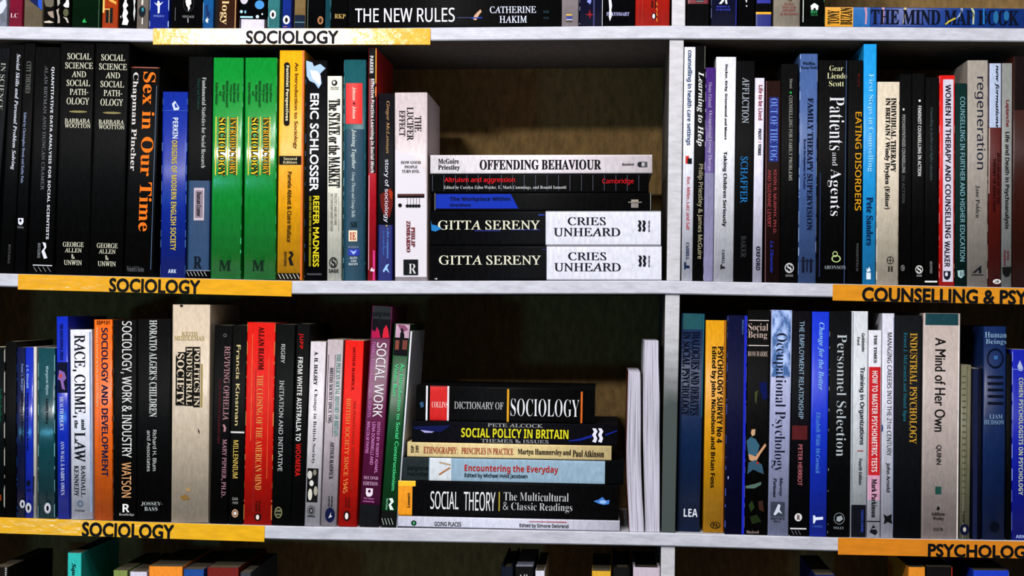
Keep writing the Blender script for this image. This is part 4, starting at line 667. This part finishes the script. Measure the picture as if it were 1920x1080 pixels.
# the pile
g2 = 'books lying in the pile on the lower shelf'
stack(3, 'K', 33, ((745, 989.5), (1162, 998.5)), [
    (34, 897, 41, '#dadae8', 'thin white lying book, lowest of the pile on the lower shelf', [T('GOING PLACES', 'n', '#16161c', 175, 869, 280, 886, 'h'), T('Edited by Simone Delorenzi', 'n', '#16161c', 507, 877, 698, 895, 'h'), O('#123c24', 85, 863, 106, 884), O('#5cb880', 92, 868, 99, 879), G('#b42c2c', [(545, 866.5), (690, 869), (690, 872), (545, 868.5)], 'stripe')], False),
    (34, 893, 137, '#0c0c0e', 'thick black lying book with a yellow block at its left end', [P('#f0a01c', None, None, 102, None), P('#f4c428', None, None, 102, 738), T('Lemert', 'N', '#2c1c08', 70, 756, 81, 812, 'u'), T('SOCIAL', 'n', '#e0e0e0', 160, 750, 270, 820, 'h'), T('THEORY', 'n', '#e0e0e0', 290, 752, 413, 826, 'h'), P('#c8b43c', 426, 752, 430, 827, 'rule'), T('The Multicultural', 'q', '#c8c8c8', 446, 755, 698, 788, 'h'), T('& Classic Readings', 'q', '#c8c8c8', 443, 794, 712, 833, 'h'),
        G('#4c80c8', [(795, 788), (815, 782), (830, 772), (842, 785), (858, 784), (855, 800), (835, 803), (815, 798)]), O('#9cc0e8', 818, 785, 845, 798)], False),
    (52, 913, 90, '#0e1012', 'pale blue lying book with a red title and dark left end', [P('#9ab4c6', None, None, 850, None), P('#2c3436', None, None, 165, None), P('#d8dce0', 168, None, 252, None), T('palgrave', 'n', '#12171a', 70, 650, 153, 672, 'h'), T('macmillan', 'n', '#12171a', 70, 674, 153, 690, 'h'), G('#b49c7c', [(195, 634), (240, 645), (240, 650), (195, 640)]), G('#b07850', [(192, 682), (235, 655), (238, 660), (195, 688)]),
        T('Encountering the Everyday', 'N', '#b4281c', 293, 648, 657, 682, 'h'), T('Edited by Michael Hviid Jacobsen', 'n', '#141c28', 293, 681, 538, 701, 'h')], False),
    (70, 865, 57, '#e8d29c', 'cream yellow thin lying book with red and black condensed lettering', [T('SSP', 'N', '#3c2c18', 84, 572, 96, 600, 'u'), T('249', 'N', '#3c2c18', 102, 572, 114, 600, 'u'), T('ETHNOGRAPHY:', 'S', '#981c14', 133, 577, 265, 603, 'h'), T('PRINCIPLES IN PRACTICE', 'S', '#981c14', 281, 581, 483, 606, 'h'), T('Martyn Hammersley and', 'S', '#1c1814', 500, 586, 707, 613, 'h'), T('Paul Atkinson', 'S', '#1c1814', 714, 590, 836, 616, 'h')], False),
    (88, 888, 82, '#12121a', 'black lying book with bright yellow title, second from top of the lower pile', [T('PETE ALCOCK', 'q', '#a8a8a8', 383, 487, 598, 501, 'h'), T('SOCIAL POLICY IN BRITAIN', 'N', '#dcd42c', 280, 507, 697, 543, 'h'), T('THEMES & ISSUES', 'q', '#a8a8a8', 357, 548, 620, 562, 'h'), G('#b0a8dc', [(122, 512), (140, 502), (165, 504), (188, 512), (165, 522), (138, 522)]), mk(790, 505, 50, 56, '#e0e0ec'), G('#1c2c8c', [(698, 552), (740, 545), (790, 530), (790, 540), (745, 553), (700, 556)]), G('#1c2c8c', [(840, 528), (886, 512), (888, 516), (842, 534)]), G('#141c50', [(90, 498), (240, 492), (230, 500), (200, 520), (100, 508)])], False),
    (104, 800, 136, '#0c0c0d', 'thick black lying book with a red block, top of the pile on the lower shelf', [P('#d4201c', 157, None, 232, 475), P('#e4e4e8', 149, None, 156, None), P('#e4e4e8', 232, None, 239, None), T('COLLINS', 's', '#f0d8d4', 166, 401, 227, 424, 'h'), T('DICTIONARY OF', 'q', '#b8b8b8', 253, 402, 444, 430, 'h'), P('#e0a41c', 458, 352, 466, 483, 'stripe'), T('SOCIOLOGY', 's', '#e0e0e4', 473, 391, 739, 459, 'h'), P('#e0701c', 745, 362, 752, 490, 'stripe'), G('#3c5c80', [(118, 405), (132, 400), (135, 420), (124, 425)], 'scuff')], False)], g2)
# books with their page edges outwards
def fan(xs, label, coverL, coverR, nb):
    """xs: rows (y, x0, x1) of the page block's outline in the photograph, top first"""
    ox, oy, k = V['K']; pts = [(PX(ox + a / k, oy + y / k, 0), PX(ox + b / k, oy + y / k, 0)) for y, a, b in xs]
    base = pts[-1][0].copy(); zsh = max(shz(3, pts[-1][0].x), shz(3, pts[-1][1].x)) + .0003; dz = zsh - base.z
    mw = Matrix.Translation(Vector((base.x, 0.0, zsh)))
    e_ = empty('book', mw, label, 'book', 'books shelved with page edges outwards')
    top = pts[0][0].z - zsh
    L_ = [((a.z - pts[-1][0].z) / (pts[0][0].z - pts[-1][0].z) * top, a.x - base.x, b.x - base.x) for a, b in pts][::-1]
    def edge(z):
        for p, q_ in zip(L_, L_[1:]):
            if z <= q_[0] or q_ is L_[-1]:
                t = (z - p[0]) / (q_[0] - p[0]); t2 = t
                return p[1] + (q_[1] - p[1]) * t2, p[2] + (q_[2] - p[2]) * t2
    D = .14; n = 22; vs = []; fs = []
    rr = random.Random(len(label))
    for i in range(nb):
        f0, f1 = i / nb, (i + 1) / nb; w0 = rr.uniform(0, .0016); b0 = len(vs); gap = rr.choice((.04, .1, .3, .5)); ph = rr.uniform(0, 6)
        for j in range(n + 1):
            z = top * j / n; l, r2 = edge(z); wd = r2 - l - .0012
            u0 = l + .0006 + wd * f0; openf = max(0, math.sin(math.pi * min(1, (1 - j / n) * 1.15))) ** 1.5
            u1 = l + .0006 + wd * (f1 - (f1 - f0) * gap * openf * (.6 + .4 * math.sin(ph + j * .4)))
            y = w0 + .0006 * math.sin(ph + j * .5)
            vs += [(u0, y, z), (u1, y, z), (u1, D, z), (u0, D, z)]
        for j in range(n):
            for c_ in range(4):
                a_ = b0 + 4 * j + c_; a2 = b0 + 4 * j + (c_ + 1) % 4
                fs.append((a_, a2, a2 + 4, a_ + 4))
        fs += [(b0, b0 + 3, b0 + 2, b0 + 1), tuple(b0 + 4 * n + c_ for c_ in range(4))]
    mesh('pages', vs, fs, mat('#d6d2e0', 'pages'), e_)
    for col, side in ((coverL, 0), (coverR, 1)):
        vs = []
        for j in range(n + 1):
            z = top * j / n; l, r2 = edge(z); x0 = l if side == 0 else r2 - .0005
            vs += [(x0, -.0004, z), (x0 + .0005, -.0004, z), (x0 + .0005, D, z), (x0, D, z)]
        fs = [(4 * j + c_, 4 * j + (c_ + 1) % 4, 4 * j + 4 + (c_ + 1) % 4, 4 * j + 4 + c_) for j in range(n) for c_ in range(4)] + [(0, 3, 2, 1), tuple(4 * n + c_ for c_ in range(4))]
        mesh('cover', vs, fs, mat(col), e_)
fan([(285, 929, 978), (310, 928, 979), (450, 924, 980), (600, 921, 979), (700, 922, 981), (800, 926, 985), (880, 930, 990), (942, 932, 992)], 'shorter of two books shelved with white page edges outwards', '#5c2418', '#8c8c94', 14)
fan([(163, 993, 1050), (185, 991, 1051), (210, 990, 1049), (400, 988, 1055), (550, 988, 1053), (700, 991, 1054), (820, 994, 1054), (942, 997, 1054)], 'taller of two books shelved with white page edges outwards', '#c8c4cc', '#2c343c', 18)
# ---- lower shelf, right bay
g = 'books standing in the right bay of the lower shelf'
def B5(*a, **k): return book(3, *a, group=g, bay='b', **k)
B5('L', ((66, 158), 62), ((38, 142), 990), '#0e2c54', 'dark teal blue book right of the lower upright with white capitals at its foot', [P('#185860', None, None, None, 130), T('DIALOGUES AND DEBATES', 's', '#081226', 101, 138, 138, 492), T('IN SOCIAL PSYCHOLOGY', 's', '#081226', 65, 138, 98, 492), T('LEA', 'N', '#d8dce4', 72, 886, 130, 920, 'h'), P('#1c7c90', 151, 66, 153.5, 500, 'worn_edge')], Y=.012)
B5('L', ((165, 253), 91), ((154, 240), 990), '#d89c14', 'mustard yellow book with bold black lettering', [T('PSYCHOLOGY SURVEY No 4', 'N', '#141008', 213, 202, 237, 608), T('Edited by John Nicholson and Brian Foss', 'N', '#141008', 182, 202, 207, 798), RING('#14100c', 183, 942, 226, 971, 'emblem', .82), T('PA', 'S', '#14100c', 193, 947, 216, 966, 'h'), P('#a8641c', 244, None, 250, None, 'stripe')], Y=.010)
B5('L', ((255, 342), 70), ((243, 327), 995), '#0e1138', 'dark navy worn book with a bright blue right edge', [P('#1c2cc0', 330, None, 341, None, 'stripe'), W('#a8b4e8', 'r', 1.6), W('#5c6cc8', 'l'), T('Modern', 'n', '#5c7cc8', 318, 90, 326, 150), O('#b0b0c8', 257, 748, 262, 762, 'wear')])
B5('L', ((344, 437), 48), ((330, 424), 998), '#080808', 'black book with stacked cream title and a painted figure on the spine', [P('#d8ccc8', 343, 90, 431, 93.5, 'rule'), P('#d8ccc8', 340, 196, 430, 199.5, 'rule'), T('Social', 's', '#d0b8ac', 345, 104, 427, 135, 'h'), T('Being', 's', '#d0b8ac', 344, 138, 423, 173, 'h'), T('ROM HARRE', 's', '#c0aca0', 343, 222, 426, 243, 'h'),
    G('#101c54', [(390, 355), (422, 350), (424, 420), (408, 430), (395, 390)]), G('#4c5430', [(372, 395), (385, 385), (380, 420), (378, 445), (372, 430)]), G('#c8a484', [(352, 560), (362, 545), (374, 552), (372, 575), (360, 580)]), G('#14100c', [(344, 548), (352, 538), (366, 540), (370, 550), (358, 552), (354, 575), (344, 572)]), G('#40687c', [(337, 600), (355, 582), (375, 592), (392, 620), (380, 660), (345, 665)]), G('#c89c78', [(345, 655), (375, 665), (400, 630), (415, 610), (420, 620), (395, 655), (375, 690), (348, 680)]), G('#3c5c70', [(345, 690), (375, 680), (402, 700), (410, 740), (385, 730), (365, 720), (340, 740)]), G('#5c7468', [(332, 790), (375, 780), (398, 772), (398, 785), (370, 800), (335, 800)]), O('#a83828', 378, 686, 388, 698),
    G('#2c3c1c', [(345, 870), (360, 850), (370, 880), (355, 900)]), G('#402820', [(385, 855), (405, 850), (410, 900), (390, 890)]), G('#243018', [(350, 920), (380, 910), (400, 940), (360, 950)]), T('Blackwell', 's', '#b09c94', 337, 978, 388, 990, 'h')])
B5('L', ((442, 530), 48), ((426, 513), 998), '#a4a8c8', 'lilac blue book with a cloudy sky top and dark serif title', [P('#4c7cc4', None, None, None, 330, 'panel', 'sky'), T('Occupational Psychology', 'q', '#16182c', 446, 145, 502, 730), T('Murray', 'I', '#16182c', 473, 753, 488, 832), T('Porteous', 'I', '#16182c', 449, 755, 463, 838), P('#3c4454', 438, 857, 497, 920), G('#d0d4e0', [(450, 910), (462, 885), (470, 866), (480, 870), (476, 890), (488, 908), (472, 900), (458, 914)], 'emblem'), T('PRENTICE', 's', '#1c1e2c', 437, 923, 497, 932, 'h'), T('HALL', 's', '#1c1e2c', 451, 935, 481, 943, 'h'), P('#ccdcf4', 524, 60, 527, 400, 'worn_edge')])
B5('M', ((13, 93), 52), ((2, 83), 1000), '#0d0a12', 'black book with pale capitals, dark red square and white bar', [T('THE EMPLOYMENT RELATIONSHIP', 'n', '#98b0c4', 41, 95, 61, 507), P('#5c1418', 12, 535, 75, 595), T('PETER HERRIOT', 'n', '#c8787c', 36, 615, 54, 788), O('#dcd8d8', 22, 905, 53, 939), T('R', 'S', '#3c1018', 31, 912, 45, 932, 'h'), P('#dcd8d8', 4, 967, 71, 973, 'rule'), HASH('#8c8c90', 8, 977, 50, 995, 3)])
B5('M', ((95, 170), 55), ((84, 156), 998), '#1a3cc8', 'vivid blue book with pale blue slanted title', [T('Change for the Better', 'I', '#94c4f4', 119, 100, 146, 386), T('Elizabeth Wilde McCormick', 'I', '#5c94dc', 111, 478, 130, 738), G('#e0e8f8', [(100, 914), (108, 914), (110, 922), (142, 920), (142, 932), (112, 934), (106, 948), (100, 948)], 'emblem'), T('CASSELL', 's', '#5c88e0', 98, 956, 140, 964, 'h')])
B5('M', ((172, 260), 53), ((158, 254), 1002), '#0c0e10', 'black book with large thin pale serif title', [T('Personnel Selection', 'q', '#b8c0c4', 200, 150, 240, 665), RING('#a0a8ac', 188, 903, 232, 952, 'emblem', .92), G('#a0a8ac', [(200, 920), (220, 915), (226, 930), (210, 942), (198, 936)], 'emblem'), T('WILEY', 's', '#98a0a4', 186, 962, 230, 972, 'h'), W('#8c9498', 'l', .5)])
B5('M', ((263, 333), 53), ((257, 325), 1005), '#ced2d6', 'white book with a dark foot and small black title', [P('#10121e', None, 870, None, None), T('Goldstein', 'n', '#16161a', 305, 145, 318, 222), T('Ford', 'n', '#16161a', 286, 162, 297, 195), T('Training in Organizations', 'n', '#121216', 292, 288, 316, 616), P('#a84440', 287, 640, 312, 644), T('Fourth Edition', 'n', '#16161a', 292, 675, 306, 784), T('THOMSON LEARNING', 'n', '#3c5cc0', 302, 890, 312, 985), P('#7c848c', 264, 56, 267, 860, 'crease')])
B5('M', ((335, 389), 133), ((327, 383), 1010), '#dadae2', 'narrow white book with a red middle section and white capitals', [P('#cc2028', None, 288, None, 745), P('#d8a4bc', None, 745, None, 850), T('THE TIMES', 's', '#1c1c20', 356, 152, 369, 270), T('HOW TO MASTER PSYCHOMETRIC TESTS', 'N', '#ecdcdc', 348, 305, 371, 731), T('Mark Parkinson', 'S', '#141218', 346, 760, 368, 923), P('#20202c', None, 937, None, 942, 'rule'), G('#1c1c24', [(354, 953), (372, 985), (362, 998), (338, 985)], 'emblem'), P('#dadae2', 345, 978, 366, 981), P('#dadae2', 349, 970, 364, 972)])
B5('M', ((393, 443), 62), ((386, 438), 1006), '#d2d2de', 'narrow white book with thin black capitals left of the charcoal book', [T('MANAGING CAREERS INTO THE 21st CENTURY', 'l', '#141418', 412, 143, 431, 662), T('John Arnold', 'n', '#141418', 406, 692, 425, 816), G('#141418', [(396, 908), (412, 918), (432, 908), (430, 928), (434, 950), (414, 942), (398, 952), (402, 930)], 'emblem'), O('#1c3c7c', 386, 530, 395, 562), P('#8c94b8', 437, 80, 440, 980, 'crease')])
B5('M', ((446, 560), 70), ((440, 553), 1011), '#16191d', 'charcoal book with gold capitals and a dim teal author line', [T('INDUSTRIAL PSYCHOLOGY', 'S', '#c89c3c', 508, 145, 538, 612), T('Ernest J. McCormick and Daniel Ilgen', 's', '#2c7484', 478, 143, 496, 518)])
B5('N', ((84, 232), 57), ((79, 220), 937), '#bcaea8', 'thick cream book with a dark teal top and thin rounded title', [P('#0f464e', None, None, None, 103), T('A Mind of Her Own', 'g', '#14120f', 130, 152, 171, 518), T('QUINN', 'g', '#14120f', 133, 570, 155, 646), P('#1c5048', 132, 732, 155, 762), G('#14120f', [(136, 820), (142, 808), (150, 815), (144, 826)], 'emblem'), T('Addison', 's', '#2c2420', 117, 831, 168, 845, 'h'), T('Wesley', 's', '#2c2420', 122, 849, 164, 866, 'h'), T('15578', 'S', '#2c2420', 123, 893, 161, 905, 'h'), P('#e8e0dc', 222, 105, 227, None, 'worn_edge')])
B5('N', ((234, 272), 258), ((226, 267), 932), '#77745e', 'olive grey worn paperback with a dark oval emblem', [P('#56543f', 256, 262, 258, None, 'crease'), P('#98947c', 244, 262, 246, None, 'crease'), T('C. Rycroft', 'N', '#181812', 236, 828, 246, 872), O('#141c38', 228, 878, 264, 922), O('#c0bcb0', 240, 890, 252, 908)] + [P('#625f4a', 236, 300 + 24 * i, 250, 304 + 24 * i, 'crease') for i in range(20)])
B5('N', ((276, 314), 272), ((270, 312), 935), '#0c1024', 'dark navy low book between the olive and the blue hardback', [P('#101c44', 283, None, 300, None)])
B5('N', ((319, 410), 108), ((316, 402), 937), '#102c5c', 'dark blue hardback with stacked pale title at the top', [T('Human', 's', '#94b4cc', 326, 130, 408, 152, 'h'), T('Beings', 's', '#94b4cc', 329, 157, 407, 182, 'h'), RING('#0a1226', 333, 193, 396, 270, 'emblem', .85), P('#3c70a8', 360, 222, 374, 237)] + [P('#0a1226', 336, y, 396, y + 10) for y in (300, 325, 350, 375, 402)] + [T('LIAM', 's', '#94b4cc', 342, 450, 392, 467, 'h'), T('HUDSON', 's', '#7c9cb8', 322, 472, 397, 490, 'h'), O('#0a1020', 342, 868, 380, 910)], hard=True)
B5('N', ((404, 428), 215), ((403, 427), 937), '#0b0b0c', 'black slim book left of the blue book at the frame edge')
B5('N', ((432, 500), 198), ((429, 498), 940), '#1424a8', 'royal blue book with cream capitals, right end of the lower shelf', [T('COHEN PSYCHOLOGISTS ON PSYCHOLOGY', 'N', '#c0c8b0', 457, 308, 474, 765), G('#b0bcd8', [(452, 262), (462, 240), (474, 270), (470, 282), (456, 280)], 'emblem'), T('ARK', 'N', '#a8b8e4', 446, 920, 480, 933, 'h'), P('#6c84dc', None, 274, None, 277, 'rule'), W('#8c9ce8', 'l', 2)])
# ---- bottom shelf (only the heads of the books show)
g = 'books on the bottom shelf, only their heads in the picture'
def B6(view, x0, x1, yt, col, label, items=(), bay='a', lean=0, **k):
    ox, oy, s = V[view]; yb = (1455 - oy) * s
    return book(4, view, ((x0, x1), yt), ((x0 - lean * s, x1 - lean * s), yb), col, label, items, group=g, bay=bay, kind='matt', **dict(dict(pages='#5f5646'), **k))
B6('g', -40, 44, 250, '#1c1410', 'dark brown book at the left corner of the bottom shelf', [T('ON MONEY', 'N', '#c8c8c8', 28, 252, 38, 420)], lean=4)
B6('g', 381, 457, 170, '#2eb0a8', 'turquoise book with a black slanted title, alone on the bottom shelf', [T('Squire', 'I', '#0c1c1c', 400, 228, 428, 345)], lean=4)
B6('g', 638, 716, 268, '#7c8c4c', 'small olive green book on the bottom shelf', lean=3)
B6('g', 731, 826, 276, '#c8c4d4', 'white book between the olive and the orange ones on the bottom shelf', lean=3)
B6('g', 838, 1026, 246, '#e08c2c', 'orange thick book on the bottom shelf', lean=3)
B6('g', 1034, 1146, 262, '#1a4c90', 'blue worn book on the bottom shelf', [W('#8cc0e4', 'l', 2)], lean=3)
B6('g', 1166, 1342, 252, '#701a14', 'dark red book on the bottom shelf', lean=3)
B6('g', 1352, 1410, 280, '#3c4044', 'grey black book right of the dark red one on the bottom shelf', lean=3)
B6('h', 118, 186, 248, '#101828', 'dark navy book, first of three under the middle of the lower pile', hard=True)
B6('h', 198, 300, 247, '#0c0c0e', 'black book with faint white lettering under the lower pile', [T('All', 's', '#c8c8c8', 215, 290, 268, 318, 'h')], pages='#8c90a0')
B6('h', 312, 363, 270, '#ccccd6', 'narrow white book under the lower pile')
B6('h', 630, 736, 272, '#d0a430', 'yellow book on the bottom shelf left of the upright', lean=6)
B6('h', 748, 846, 252, '#0e0e0e', 'black hardback on the bottom shelf between yellow and pinkish ones', hard=True, lean=6)
B6('h', 862, 1013, 252, '#bcb0bc', 'pinkish white thick book beside the bottom upright', hard=True, bulge=.0005, lean=6)
B6('k', 130, 298, 356, '#14245c', 'dark blue book barely rising at the bottom edge of the picture', bay='b')
B6('k', 932, 1072, 290, '#d88c28', 'amber book on the bottom shelf under the orange sign', bay='b')
B6('k', 1085, 1308, 286, '#100c0e', 'black book with a red edge on the bottom shelf', [P('#c8381c', 1298, None, 1306, None, 'stripe')], bay='b')
B6('k', 1488, 1792, 318, '#1c40bc', 'bright blue wide book at the right end of the bottom shelf', [W('#a8c8f4', 'r', 2)], bay='b')


run_text_jobs()
